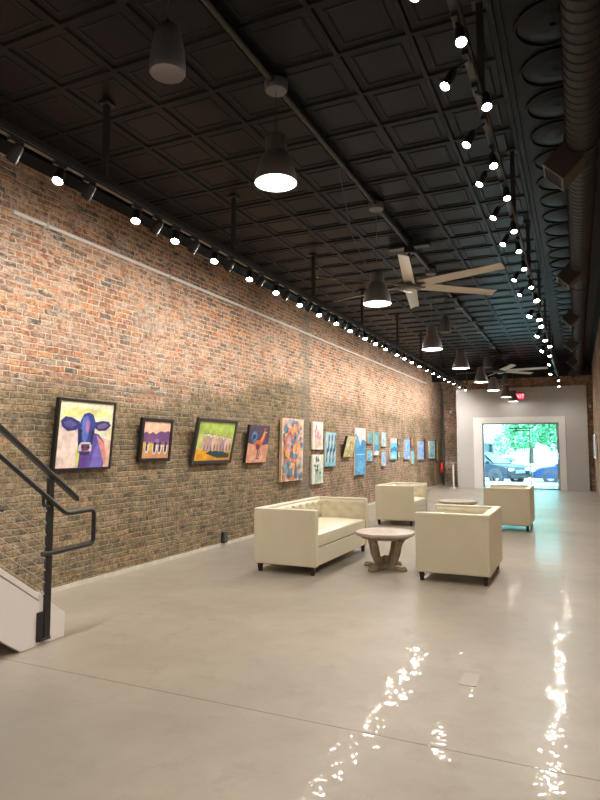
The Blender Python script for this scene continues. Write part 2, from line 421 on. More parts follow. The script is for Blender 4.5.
# ---------------------------------------------------------------- small wall items
t = empty('wall_conduit', (XL, 4.1, 3.82), label='long thin pale conduit running along the upper left brick wall', cat='conduit')
MB().tube([(.022, 0, 0), (.022, 18, .04)], .021, 8).build('pipe', M['trimwhite'], t, smooth=True)
for k in range(9): MB().box(.0, .046, .4+k*2.1, .43+k*2.1, -.026, .034).build('clip', M['base'], t)
t = empty('corner_pipe', (XL+.09, 24.75, 0), label='grey vertical pipe in the far left brick corner', cat='pipe')
MB().tube([(0, 0, 0), (0, 0, 3.9)], .045, 10).build('pipe', M['cord'], t, smooth=True)
for zz in (.6, 2.0, 3.4): MB().tube([(0, 0, zz), (0, 0, zz+.08)], .06, 10).build('coupling', M['cord'], t, smooth=True)
t = empty('fire_extinguisher', (XL+.09, 24.3, .5), label='red fire extinguisher hung low on the far end of the left brick wall', cat='fire extinguisher')
MB().lathe([(.0, 0), (.07, 0), (.08, .03), (.08, .33), (.06, .39), (.025, .42), (.0, .42)], 16).build('cylinder', M['red'], t, smooth=True)
v = MB().lathe([(.022, .42), (.022, .47), (.0, .47)], 10); v.box(-.012, .012, -.10, .03, .46, .475); v.box(-.012, .012, -.12, .02, .50, .515); v.build('valve', M['black'], t)
MB().tube([(0, .03, .44), (.02, .12, .40), (.02, .12, .15)], .012, 8).build('hose', M['black'], t, smooth=True)
t = empty('stanchion', (-4.2, 22.9, 0), label='slim pale post with metal head standing left of the grey panel wall', cat='post')
MB().lathe([(0, 0), (.15, 0), (.15, .012), (.03, .03)], 20).build('base', M['white'], t, smooth=True)
MB().tube([(0, 0, .02), (0, 0, .86)], .032, 12).build('pole', M['stairwhite'], t, smooth=True)
v = MB().lathe([(.0, .86), (.05, .86), (.06, .90), (.05, .96), (.0, .97)], 14); v.tube([(-.24, 0, .93), (.12, 0, .93)], .022, 10); v.tube([(-.26, 0, .93), (-.20, 0, .93)], .055, 12)
v.build('head', M['steel'], t, smooth=True)
for nm, x, lb in (('motion_sensor', -4.62, 'small white sensor on end brick strip left of the grey panel wall'), ('motion_sensor', .45, 'small white sensor on end brick strip right of the grey panel wall')):
    t = empty(nm, (x, 24.9 if x < -1 else YP+.14, 2.93), label=lb, cat='sensor')
    MB().box(-.045, .045, -.07, 0, -.06, .06).build('housing', M['white'], t, bevel=.015)
    MB().box(-.03, .03, -.078, -.07, -.045, -.005).build('lens', M['base'], t)
t = empty('wall_outlet', (XL, 8.1, .04), label='small dark outlet box low on the brick left of the loveseat', cat='outlet')
MB().box(0, .05, -.06, .06, 0, .17).build('box', M['outletm'], t, bevel=.008)
for zz in (.055, .115): MB().box(.05, .054, -.022, .022, zz-.018, zz+.018).build('socket', M['cord'], t)
o = MB().prism([(-.04, -.11), (.04, -.11), (.055, -.095), (.055, .095), (.04, .11), (-.04, .11), (-.055, .095), (-.055, -.095)], 2, 0, .003).build('floor_patch', M['floorpatch'], loc=(-.68, 4.14, .0))  # thin tan rectangle with clipped corners, lying on the concrete
tag(o, 'flat tan rectangular patch lying on the concrete floor', 'floor plate')

# exit sign
t = empty('exit_sign', (-1.83, YP-.10, 3.22), label='red lit EXIT sign on the grey panel wall above the storefront door', cat='exit sign')
MB().box(-.17, .17, -.02, .03, 0, .22).build('housing', M['black'], t, bevel=.01)
MB().box(-.155, .155, -.026, -.02, .015, .205).build('face', M['exitglow'], t)
br = MB().box(-.05, .05, .03, .10, .08, .16); br.build('bracket', M['black'], t)
MB().box(-.30, -.17, -.02, .03, .05, .20).build('lamp_box', M['black'], t, bevel=.01)
cu = bpy.data.curves.new('t', 'FONT'); cu.body = 'EXIT'; cu.size = .17; cu.align_x = 'CENTER'; cu.align_y = 'CENTER'; cu.extrude = .002
to = bpy.data.objects.new('t', cu); C.objects.link(to); bpy.context.view_layer.update()
me = bpy.data.meshes.new_from_object(to.evaluated_get(bpy.context.evaluated_depsgraph_get()))
bpy.data.objects.remove(to)
lo_ = bpy.data.objects.new('lettering', me); C.objects.link(lo_); me.materials.clear(); me.materials.append(M['exitlet'])
lo_.parent = t; lo_.location = (0, -.029, .108); lo_.rotation_euler = (PI/2, 0, 0)

# ---------------------------------------------------------------- staircase
S = .72
t = empty('staircase', (-3.77, 3.73, 0), label='white staircase with black cable railing at left edge against the brick wall', cat='staircase')
L = 3.75      # run towards the camera
def sl(y): return .20 + S*(-y)   # local y runs negative up the flight
def stringer(x0, x1, nm):
    m = MB(); m.prism([(0, 0), (0, .185), (-.262, sl(-.262)), (-.262, sl(-.262)-.062), (-L, sl(-L)-.062), (-L, sl(-L)-.44), (-.42, 0)], 0, x0, x1)
    o = m.build(nm, M['stairwhite'], t, bevel=.004)
    c = MB(); c.prism([(-.264, sl(-.264)), (-L, sl(-L)), (-L, sl(-L)-.05), (-.264, sl(-.264)-.05)], 0, x0-.05 if x0 < -.5 else x0-.045, x1+.0)
    c.build('cap', M['stairwhite'], o, bevel=.004)
    return o
stringer(-.05, 0, 'stringer'); stringer(-1.20, -1.16, 'stringer')
for n in range(1, 15):
    y = -.12-.25*(n-1)
    if y-.26 < -L: break
    tr_ = MB().box(-1.158, -.052, y-.27, y, .18*n-.045, .18*n-.005); tr_.build('tread', M['stairwhite'], t, bevel=.004)
    MB().box(-1.158, -.052, y-.035, y-.02, .18*(n-1), .18*n-.045).build('riser', M['stairwhite'], t)
# railing, local to the stair: x about 0
pb = MB(); pb.box(-.008, .020, -.222, -.162, .04, 1.265)
po = pb.build('newel_post', M['black'], t, bevel=.006)
MB().box(.0, .014, -.285, -.222, .03, .25).build('mounting_plate', M['black'], po, bevel=.006)
MB().box(.0, .026, -.27, -.16, .03, .05).build('foot_bracket', M['black'], po, bevel=.006)
def slope_box(y0, z0, y1, z1, x0, x1, h):
    return MB().prism([(y0, z0-h/2), (y0, z0+h/2), (y1, z1+h/2), (y1, z1-h/2)], 0, x0, x1)
yz = lambda y: 1.12 + .74*(-y)
slope_box(.09, yz(.09)+.025, -3.0, yz(-3.0)+.025, -.018, .035, .042).build('handrail', M['black'], t, bevel=.008)
gb = MB()
pts = [(.045, -2.9, .965+.74*2.85), (.045, -.09, .995), (.045, -.05, .978), (.045, .0, .975), (.045, .20, .98), (.045, .232, .975), (.045, .245, .95), (.045, .245, .735), (.045, .232, .705), (.045, .20, .70), (.045, -.15, .69), (.045, -.27, .69), (.045, -.29, .69)]
gb.tube(pts, .019, 10); go = gb.build('grab_rail', M['black'], t, smooth=True)
bb = MB().tube([(.02, -.20, 1.055), (.045, -.285, 1.055), (.048, -.295, 1.07), (.045, -.295, 1.14)], .013, 8); bb.build('rail_bracket', M['black'], go, smooth=True)
for k in range(8):
    z0 = .36+k*.09
    MB().tube([(.006, -.20, z0), (.006, -3.0, z0+S*2.80)], .0030, 6).build('cable', M['cable'], t, smooth=True)
for k in range(8): MB().tube([(.006, -.222, .36+k*.09+.016), (.006, -.247, .36+k*.09+.034)], .008, 6).build('cable_fitting', M['steel'], t)
MB().box(-.008, .020, -2.30, -2.25, sl(-2.3)-.1, yz(-2.3)-.04).build('newel_post', M['black'], t, bevel=.006)
t2 = empty('wall_handrail', (XL, 4.07, .915), label='black round handrail end fixed to the brick wall at far left edge', cat='handrail')
MB().tube([(.07, 0, 0), (.07, -.06, .005), (.07, -3.9, 2.80)], .019, 10).build('rail', M['black'], t2, smooth=True)
for yy in (-.25, -1.6, -3.0): MB().tube([(0, yy, .005-.728*(yy+.06)-.06), (.05, yy, .005-.728*(yy+.06)-.06), (.07, yy, .005-.728*(yy+.06))], .011, 8).build('bracket', M['black'], t2, smooth=True)

# ---------------------------------------------------------------- seating
def rbox(m, cx, cy, cz, sx, sy, sz, r, crown=0., n=10):
    # rounded, slightly crowned cushion
    bm = bmesh.new(); bmesh.ops.create_cube(bm, size=2); bmesh.ops.subdivide_edges(bm, edges=bm.edges[:], cuts=n, use_grid_fill=True)
    hx, hy, hz = sx/2, sy/2, sz/2
    vs = []
    for v in bm.verts:
        p = Vector((v.co.x*hx, v.co.y*hy, v.co.z*hz))
        c = Vector((max(-hx+r, min(hx-r, p.x)), max(-hy+r, min(hy-r, p.y)), max(-hz+r, min(hz-r, p.z))))
        d = p-c
        if d.length > 1e-6:
            # push box-surface point on to the rounded surface
            k = max(abs(d.x), abs(d.y), abs(d.z)); p = c + d.normalized()*r if k > 1e-6 else p
        if crown: p.z += crown*(1-(p.x/hx)**2)*(1-(p.y/hy)**4)*(1 if p.z > 0 else 0)
        vs.append((p.x+cx, p.y+cy, p.z+cz))
    bm.verts.index_update(); fs = [tuple(v.index for v in f.verts) for f in bm.faces]; bm.free()
    m.add(vs, fs); return m

def tufted(m, w, h, place, nu, nv, cols, rows, depth=.04):
    # button-tufted panel: diamonds between sunk buttons
    btn = []
    for r in range(rows):
        k = cols if r % 2 == 0 else cols-1
        for c in range(k):
            btn.append(((c+.5+(0 if r % 2 == 0 else .5))/cols*w, (r+.6)/(rows+.2)*h))
    def fn(a, b):
        u, v = a*w, b*h
        e = min(1, min(u, w-u)/.035)*min(1, min(v, h-v)/.035); e = math.sqrt(max(e, 0))
        d = 0
        for bu, bv in btn:
            q = (u-bu)**2+(v-bv)**2; d = max(d, math.exp(-q/.0022))
        cw = w/cols; s1 = abs(math.sin(PI*(u/cw + v/(h/(rows+.2))*.5-.3))); s2 = abs(math.sin(PI*(u/cw - v/(h/(rows+.2))*.5+.3)))
        crease = .25*(1-min(1, 4*min(s1, s2)))
        return place(u, v, depth*e*(1-.8*d-crease*.5)+.002)
    m.grid(fn, nu, nv)
    for bu, bv in btn:
        c = Vector(place(bu, bv, depth*.32)); n = (Vector(place(bu, bv, 1))-Vector(place(bu, bv, 0))).normalized()
        rot = n.to_track_quat('Z', 'Y').to_matrix().to_4x4(); rot.translation = c
        m.lathe([(.011, 0), (.010, .005), (.005, .009), (.0, .010)], 8, mat=rot)

def seat(name, W, D, label, cat, group, loc, rz, cols, acols):
    Hh, tk, z0 = .765, .095, .10
    t = empty(name, loc, rz, label, cat, group)
    L_ = M['leather']
    MB().box(-D/2, -D/2+tk, -W/2, W/2, z0, Hh).build('backrest', L_, t, bevel=.014, seg=3, smooth=True)
    for s in (-1, 1):
        ys = sorted((s*W/2, s*(W/2-tk)))
        MB().box(-D/2+tk-.02, D/2, ys[0]+.0005*s*-1*0, ys[1], z0, Hh-.0005).build('arm', L_, t, bevel=.014, seg=3, smooth=True)
    MB().box(-D/2+.02, D/2-.012, -W/2+tk-.02, W/2-tk+.02, z0+.004, .315).build('seat_base', L_, t, bevel=.01, seg=3, smooth=True)
    m = MB(); iw = W-2*tk
    rbox(m, .055, 0, .395, D-tk-.02, iw-.006, .155, .035, .03)
    cu = m.build('seat_cushion', L_, t, smooth=True)
    p = MB(); x1, x0 = .055+(D-tk-.02)/2-.006, -D/2+tk+.06
    hw = iw/2-.010
    for zz in (.335, .46): p.tube([(x0, -hw, zz), (x1-.01, -hw, zz), (x1, -hw+.02, zz), (x1, hw-.02, zz), (x1-.01, hw, zz), (x0, hw, zz)], .006, 6)
    p.build('piping', L_, cu, smooth=True)
    m = MB()
    tufted(m, iw, Hh-.03-.40, lambda u, v, d: (-D/2+tk+d, -iw/2+u, .40+v), int(iw/.022), 16, cols, 3)
    m.build('tufted_back', L_, t, smooth=True)
    aw = D-tk-.02
    for s in (-1, 1):
        m = MB()
        tufted(m, aw, Hh-.03-.40, lambda u, v, d, s=s: (-D/2+tk+u, s*(iw/2-d), .40+v), int(aw/.022), 16, acols, 3, .028)
        m.build('tufted_arm', L_, t, smooth=True)
    for sx in (-1, 1):
        for sy in (-1, 1):
            cx, cy = sx*(D/2-.06), sy*(W/2-.06); m = MB(); a, b = .028, .018
            m.add([(cx+i*b, cy+j*b, 0) for i, j in ((-1,-1),(1,-1),(1,1),(-1,1))] + [(cx+i*a, cy+j*a, .103) for i, j in ((-1,-1),(1,-1),(1,1),(-1,1))],
                  [(3,2,1,0), (4,5,6,7)] + [(i, (i+1) % 4, 4+(i+1) % 4, 4+i) for i in range(4)])
            m.build('leg', M['leg'], t)
    return t
seat('loveseat', 1.95, .82, 'long cream leather tufted loveseat with its back to the brick wall', 'sofa', None, (-3.22, 7.57, 0), 0, 8, 3)
seat('armchair', 1.15, .82, 'cream leather tufted armchair nearest the camera, right of round table and facing the loveseat', 'armchair', 'cream tufted armchairs', (-1.30, 7.475, 0), PI, 5, 3)
seat('armchair', 1.20, .76, 'cream leather armchair beyond the loveseat, facing right beside the brick wall', 'armchair', 'cream tufted armchairs', (-3.25, 12.1, 0), 0, 5, 3)
seat('armchair', 1.15, .81, 'cream leather armchair furthest away, in front of the storefront and facing left', 'armchair', 'cream tufted armchairs', (-1.195, 12.18, 0), PI, 5, 3)

# ---------------------------------------------------------------- round tables
def table(loc, label, turn):
    t = empty('round_table', loc, 0, label, 'table', 'round weathered wood tables')
    R, zt = .37, .455
    MB().lathe([(0, zt-.045), (R-.03, zt-.045), (R-.012, zt-.042), (R, zt-.032), (R, zt-.010), (R-.008, zt), (0, zt)], 48).build('table_top', M['woodtop'], t, smooth=True)
    MB().lathe([(0, zt-.075), (R-.075, zt-.075), (R-.06, zt-.045), (0, zt-.045)], 40).build('apron', M['wood'], t, smooth=True)
    ti = MB()
    for k in range(16):
        a0 = 2*PI*k/16; r1 = .15 if k % 2 else .21
        ti.add([(.04*math.cos(a0), .04*math.sin(a0), zt+.001), (r1*.6*math.cos(a0-.13), r1*.6*math.sin(a0-.13), zt+.001), (r1*math.cos(a0), r1*math.sin(a0), zt+.001), (r1*.6*math.cos(a0+.13), r1*.6*math.sin(a0+.13), zt+.001)], [(0,1,2,3)])
    ti.build('inlay', M['inlay'], t)
    for k in range(4):
        a = k*PI/2+turn; rot = Matrix.Rotation(a, 4, 'Z'); m = MB()
        pr = [(.285, .40), (.262, .385), (.222, .34), (.198, .28), (.188, .23), (.172, .175), (.142, .12), (.115, .085), (.09, .06)]
        th = [.020, .024, .027, .028, .028, .030, .034, .036, .034]
        vs = []; fs = []
        for i, (r, z) in enumerate(pr):
            i0, i1 = max(i-1, 0), min(i+1, len(pr)-1)
            d = Vector((pr[i1][0]-pr[i0][0], pr[i1][1]-pr[i0][1])).normalized(); nrm = Vector((-d.y, d.x))
            for sx, sy in ((-1, -1), (1, -1), (1, 1), (-1, 1)):
                vs.append(rot @ Vector((r+nrm.x*th[i]*sx, .036*sy, z+nrm.y*th[i]*sx)))
        n = len(pr)
        for i in range(n-1):
            for j in range(4): fs.append((i*4+j, i*4+(j+1) % 4, i*4+4+(j+1) % 4, i*4+4+j))
        fs += [(3, 2, 1, 0), ((n-1)*4, (n-1)*4+1, (n-1)*4+2, (n-1)*4+3)]
        m.add(vs, fs); m.build('leg', M['wood'], t, bevel=.006)
        m = MB(); m.box(.05, .285, -.040, .040, .0, .055, mat=rot); m.box(.21, .30, -.046, .046, 0, .034, mat=rot)
        m.build('foot', M['wood'], t, bevel=.008)
    MB().lathe([(0, 0), (.075, 0), (.085, .03), (.07, .06), (.045, .085), (.06, .11), (.055, .14), (.02, .16), (0, .165)], 20).build('centre_turning', M['wood'], t, smooth=True)
    return t
table((-2.22, 7.42, 0), 'round weathered wood pedestal table between loveseat and nearest armchair', -.34)
table((-2.17, 12.25, 0), 'round weathered wood table half hidden behind the nearest armchair', .2)

# ---------------------------------------------------------------- ceiling services
CX = -2.13
t = empty('ceiling_conduit', (CX, 0, H), label='black conduit running down the middle of the tin ceiling', cat='conduit')
MB().tube([(0, YB, -.058), (0, 22.9, -.058)], .028, 10).build('pipe', M['black'], t, smooth=True)
for yy in (11.9, 14.3, 17.4): MB().box(-.09, .09, yy-.09, yy+.09, -.10, -.03).build('junction_box', M['blackmatte'], t, bevel=.01)

def lamp(kind, loc, energy, **k):
    l = bpy.data.lights.new(kind, 'SPOT' if kind != 'pendant_light' else 'POINT'); l.energy = energy; l.color = k.get('color', (1, .95, .87))
    l.shadow_soft_size = k.get('r', .03)
    if l.type == 'SPOT': l.spot_size = math.radians(k.get('ang', 110)); l.spot_blend = k.get('blend', 1.0)
    o = bpy.data.objects.new(kind, l); C.objects.link(o); o.location = loc
    if 'aim' in k: o.rotation_euler = Vector(k['aim']).to_track_quat('-Z', 'Y').to_euler()
    return o

E_PEND, E_SPOT, E_WALL = 9, 24, 38
# pendants
pend = None
for i, (y, z, x) in enumerate([(4.2, 3.615, CX), (6.9, 3.22, CX), (9.94, 3.12, CX), (12.7, 3.13, CX), (15.6, 3.13, CX), (18.05, 3.13, CX), (20.6, 3.13, -2.04), (22.6, 3.13, -2.0)]):
    lb = f'dark grey bell pendant lamp, {ORD[i]} from the camera in the middle row'
    t = empty('pendant_lamp', (x, y, z), 0, lb, 'pendant lamp', 'bell pendant lamps')
    if i == 0:
        pr = [(.168, 0), (.170, .006), (.162, .07), (.150, .12), (.132, .175), (.112, .222), (.096, .245), (.09, .252)]
        m = MB(); m.lathe(pr + [(.082, .250), (.104, .218), (.124, .170), (.142, .118), (.155, .07), (.163, .006), (.168, 0)], 36, mis=[0]*7+[1]*7)
        shade = m.build('shade', [M['shade'], M['shadein']], t, smooth=True)
        cap = MB().lathe([(.09, .250), (.088, .262), (.086, .37), (.078, .385), (.0, .39)], 30).build('cap', M['shade'], t, smooth=True)
        MB().lathe([(.0, .045), (.110, .045), (.135, .055), (.135, .062), (.0, .075)], 30).build('diffuser', M['bulb'], t, smooth=True)
        first = t
    else:
        for ch in list(first.children):
            if ch.name.split('.')[0] in ('shade', 'cap', 'diffuser'):
                c = ch.copy(); C.objects.link(c); c.parent = t
    MB().tube([(0, 0, .385), (0, 0, H-z-.08)], .0035, 6).build('cord', M['cord'], t, smooth=True)
    MB().lathe([(0, H-z-.115), (.085, H-z-.115), (.095, H-z-.10), (.095, H-z-.035), (0, H-z-.03)], 24).build('canopy', M['speaker'], t, smooth=True)
    if i == 1:
        MB().tube([(-.10, -1.0, H-z-.02), (-.13, -.75, H-z-.25), (-.16, -.42, .72), (-.10, -.12, .47), (-.03, -.02, .385)], .004, 6).build('loose_cord', M['cord'], t, smooth=True)
    lamp('pendant_light', (x, y, z+.015), (E_PEND*(1+.8*min(1, max(0, (y-6)/12))) if y < 19 else E_PEND*.8), r=.06)

# pendant speakers
for i, (y, z) in enumerate([(2.78, 3.70), (11.08, 3.60), (16.8, 3.64), (21.2, 3.62)]):
    lb = ['charcoal pendant loudspeaker hanging at upper left of the ceiling, nearest the camera', 'small dark pendant loudspeaker hanging behind the big fan, above the third bell lamp', 'small dark pendant loudspeaker hanging above the fifth bell lamp', 'small dark pendant loudspeaker furthest away, above the last bell lamps'][i]
    t = empty('pendant_speaker', (CX, y, z), 0, lb, 'loudspeaker', 'pendant loudspeakers')
    if i == 0:
        MB().lathe([(.100, 0), (.107, .012), (.106, .05), (.096, .15), (.083, .23), (.070, .275), (.045, .300), (.0, .305)], 32).build('body', M['speaker'], t, smooth=True)
        MB().lathe([(.0, .004), (.094, .004), (.100, .0)], 32).build('grille', M['grille'], t, smooth=True)
        MB().lathe([(.012, .30), (.012, .335), (0, .34)], 10).build('hanger', M['blackmatte'], t)
        sp0 = t
    else:
        for ch in list(sp0.children):
            if ch.name.split('.')[0] in ('body', 'grille', 'hanger'):
                c = ch.copy(); C.objects.link(c); c.parent = t
    MB().tube([(-.008, 0, .335), (-.01, 0, H-z-.035)], .004, 6).build('cord', M['cord'], t)

# ceiling fans
def fan(y, z, phase, label):
    t = empty('ceiling_fan', (CX, y, z), 0, label, 'ceiling fan', 'large ceiling fans')
    MB().tube([(0, 0, .10), (0, 0, H-z-.10)], .022, 12).build('downrod', M['black'], t, smooth=True)
    mb = MB().box(-.30, .30, -.07, .07, H-z-.105, H-z-.035); mb.box(-.07, .07, -.07, .07, H-z-.18, H-z-.10); mb.build('mount', M['black'], t, bevel=.01)
    MB().lathe([(.0, -.09), (.10, -.09), (.155, -.07), (.165, -.03), (.165, .02), (.11, .05), (.07, .12), (.05, .13), (0, .13)], 30).build('motor', M['shade'], t, smooth=True)
    MB().lathe([(0, -.108), (.06, -.106), (.095, -.095), (.10, -.088)], 24).build('hub_cap', M['steel'], t, smooth=True)
    for k in range(6):
        a = math.radians(phase+60*k); m = MB(); rot = Matrix.Rotation(a, 4, 'Z')
        def fn(u, v, top):
            r = .16+u*1.25; w = .082-.014*u; yy = (v-.5)*2*w
            zz = -.02 - yy*.30 + .010*math.sin(PI*v)
            return rot @ Vector((r, yy, zz+(.008 if top else 0)))
        m.grid(lambda u, v: fn(u, v, True), 12, 6); m.grid(lambda u, v: fn(u, v, False), 12, 6)
        n1 = 13*7
        for i in range(12):
            for j in (0, 6):
                p = i*7+j; q_ = p+7; m.f.append((p, q_, q_+n1, p+n1)); m.mi.append(0)
        for j in range(6):
            for i in (0, 12):
                p = i*7+j; q_ = p+1; m.f.append((p, q_, q_+n1, p+n1)); m.mi.append(0)
        b = m.build('blade', M['blade'], t, smooth=True)
        MB().box(.10, .24, -.035, .035, -.032, -.022, mat=rot).build('blade_iron', M['black'], b)
    return t
fan(8.51, 3.86, -19, 'large six-bladed ceiling fan with pale blades, nearest the camera')
fan(19.9, 3.93, -8, 'far ceiling fan with pale blades in front of the end brick wall')

# spiral duct with registers
DX, DZ, DR = .125, 4.16, .128
t = empty('air_duct', (DX, 0, DZ), label='long dark spiral air duct along the right edge of the ceiling', cat='air duct')
m = MB(); pr = []
y = YB
while y < 24.3:
    pr += [(DR, y), (DR, y+.080), (DR+.007, y+.088), (DR+.007, y+.094), (DR, y+.102)]; y += .104
m.lathe(pr, 26, mat=Matrix.Rotation(-PI/2, 4, 'X'), cap0=True, cap1=True)
m.build('duct_pipe', M['duct'], t, smooth=True)
for yy in (.5, 5.55, 10.6, 15.7, 20.8):
    MB().lathe([(DR+.001, yy), (DR+.018, yy+.002), (DR+.018, yy+.05), (DR+.001, yy+.052)], 26, mat=Matrix.Rotation(-PI/2, 4, 'X')).build('joint_collar', M['duct'], t, smooth=True)
    MB().tube([(0, yy+.03, DR+.01), (0, yy+.03, H-DZ-.003)], .008, 6).build('hanger_strap', M['black'], t)
for yy in (5.75, 9.6, 12.8, 16.1, 19.4, 22.4):
    rot = Matrix.Translation((0, yy, 0)) @ Matrix.Rotation(math.radians(-45), 4, 'Y')
    m = MB(); m.box(-.33, -.09, -.15, .15, -.115, .115, mat=rot)   # faces down and towards the room
    b = m.build('register_box', M['reg'], t, bevel=.004)
    f = MB()
    for a in ((-.15, -.125, -.115, .115), (.125, .15, -.115, .115), (-.125, .125, -.115, -.093), (-.125, .125, .093, .115)): f.box(-.342, -.33, a[0], a[1], a[2], a[3], mat=rot)
    f.build('register_frame', M['regedge'], b)
    f = MB().box(-.333, -.330, -.125, .125, -.093, .093, mat=rot)
    for k in range(6): f.box(-.339, -.333, -.125, .125, -.08+k*.03, -.074+k*.03, mat=rot)
    f.build('louver', M['dark'], b)

# ---------------------------------------------------------------- lighting tracks
TZ = 3.74
def track(name, x, y0, y1, rods, label):
    t = empty('lighting_track', (x, y0, TZ), 0, label, 'lighting track')
    MB().box(-.022, .022, 0, y1-y0, .03, .075).build('strut', M['black'], t, bevel=.003)
    r = MB().box(-.020, .020, 0, y1-y0, -.015, .030)
    r.build('rail', M['track'], t)
    e = MB(); 
    for s in (-1, 1): e.box(s*.0205-.002, s*.0205+.002, 0, y1-y0, .004, .008)
    e.build('rail_lip', M['alu'], t)
    for yy in rods:
        h_ = MB().box(-.022, .022, yy-y0-.022, yy-y0+.022, .075, H-TZ-.004)
        h_.build('hanger_post', M['blackmatte'], t)
        MB().box(-.05, .05, yy-y0-.05, yy-y0+.05, H-TZ-.03, H-TZ-.004).build('ceiling_plate', M['blackmatte'], t)
    return t
LX, RX = -3.63, -.5
track('l', LX, -2.4, 23.0, (-.6, 1.6, 3.9, 6.05, 8.45, 10.8, 13.3, 15.6, 18.2, 20.6, 22.8), 'black lighting track hung along the left brick wall')
track('r', RX, -2.4, 23.0, (-.4, 1.8, 4.0, 6.25, 8.4, 10.95, 13.1, 15.3, 17.4, 19.7, 22.6), 'black lighting track hung along the right side of the ceiling')

head_src = {}
def head(x, y, aim, label, group, lit=True, en=20, ang=120, arm=.10, side=0., spot=True, small=False):
    aim = Vector(aim).normalized()
    t = empty('track_spotlight', (x, y, TZ-.015), 0, label, 'spotlight', group)
    key = ('lit' if lit else 'dim')+('_small' if small else ''); ks = .70 if small else 1.0
    piv = Vector((side, 0, -arm))
    q = aim.to_track_quat('-Z', 'Y')
    if key not in head_src:
        a = MB().box(-.017, .017, -.06, .06, -.028, .0).build('adapter', M['black'], t, bevel=.003)
        can = MB().lathe([(a_*ks, b_) for a_, b_ in [(0, .075), (.028, .072), (.036, .055), (.038, .01), (.042, -.045), (.044, -.062), (.040, -.062), (.038, -.050)]], 18).build('can', M['black'], t, smooth=True)
        ln = MB().lathe([(.0, -.0535), (.039*ks, -.0535)], 18).build('lens', M['lens' if lit else 'dimlens'], t, smooth=True)
        head_src[key] = (a, can, ln)
        parts = (can, ln)
    else:
        a, can, ln = head_src[key]
        c = a.copy(); C.objects.link(c); c.parent = t
        parts = []
        for p in (can, ln):
            c = p.copy(); C.objects.link(c); c.parent = t; parts.append(c)
    for p in parts:
        p.location = piv; p.rotation_mode = 'QUATERNION'; p.rotation_quaternion = q
    s = MB().tube([(0, 0, -.025), (0, 0, -.03), tuple(piv*.9+Vector((0, 0, .02))), tuple(piv)], .008, 6).build('stem', M['black'], t)
    if spot:
        lamp('track_light', Vector((x, y, TZ-.015))+piv+aim*.075, en, aim=aim, ang=ang, r=.034)
GL = 'lit spotlights on the left track'; GD = 'spotlights on the left track turned to the wall'; GR = 'lit spotlights on the right track'
FAR = lambda y: .80+.95*min(1, max(0, (y-5)/14))
ys = [3.4, 4.32, 4.92, 5.65, 6.45, 7.18, 7.95, 8.68, 9.43, 10.12, 10.95, 11.62, 12.33, 13.22, 13.85, 14.56, 15.36, 16.2, 16.95, 17.75, 18.55, 19.3, 20.1, 21.2, 22.4]
for i, y in enumerate(ys):
    head(LX, y, (.16, (-.42 if y < 16 else -.12), -.86), f'lit black track spotlight on the left track, {ORD[i]} lit one from the staircase end', GL, True, E_SPOT*FAR(y), 155)
yd = [2.99, 3.72, 4.62, 5.25, 5.98, 6.74, 7.5, 8.3, 9.05, 9.8, 10.55, 11.3, 12.0, 12.8, 13.5, 14.2, 15.0, 15.8, 16.6, 17.3, 18.15, 18.9, 19.7, 20.6, 21.8]
for i, y in enumerate(yd):
    head(LX, y, ((-.75, .10, -.70) if y < 8.5 else (-.62, .48, -.60)), f'black track spotlight turned to the brick, {ORD[i]} such one from the staircase end', GD, False, E_WALL*(.85+.9*min(1, max(0, (y-6)/12))), 145)
yr = [(2.62, -.09, 1), (3.05, .02, 0), (3.38, -.10, 1), (3.72, .06, 0), (4.12, -.10, 1), (4.55, 0, 0), (4.8, -.11, 1), (5.2, .03, 0), (5.57, -.10, 1), (6.05, .01, 0), (6.36, -.10, 1), (6.7, .0, 0),
      (7.4, .0, 0), (7.8, -.12, 1), (8.3, .02, 0), (8.6, -.12, 1), (9.1, .04, 0), (10.1, -.10, 1), (10.5, 0, 0), (11.1, .0, 0), (12.0, -.09, 1), (12.6, 0, 0), (13.4, .05, 0), (13.9, -.1, 1), (14.8, 0, 0), (16.3, -.05, 1), (18.4, -.1, 1), (20.3, .04, 0), (22.3, 0, 0)]
for i, (y, dx, sd) in enumerate(yr):
    head(RX, y, (-.35 if sd else .12, (-.40 if y < 20 else -.15), -.84), f'lit black track spotlight on the right track, {ORD[i]} from the camera', GR, True, E_SPOT*FAR(y), 155, arm=.10 if not sd else .115, side=dx, small=y < 9)
# the same tracks carry on over and behind the camera: light only
for y in (-1.8, -1.0, -.2, .6, 1.4, 2.2):
    lamp('track_light', (LX, y, TZ-.14), E_SPOT*.9, aim=(.16, .25, -.86), ang=150, r=.034)
    lamp('track_light', (LX, y+.4, TZ-.14), E_WALL, aim=(-.75, 0, -.7), ang=130, r=.034)
    lamp('track_light', (RX, y-.1, TZ-.14), E_SPOT*.85, aim=(-.2, .25, -.86), ang=150, r=.034)

# ---------------------------------------------------------------- paintings
pm_cache = {}
def pc(r, g, b, rough=.55):
    k = (r, g, b)
    if k not in pm_cache: pm_cache[k] = pmat('paint_%d' % len(pm_cache), srgb(r, g, b), rough, var=.24, vscale=11)
    return pm_cache[k]

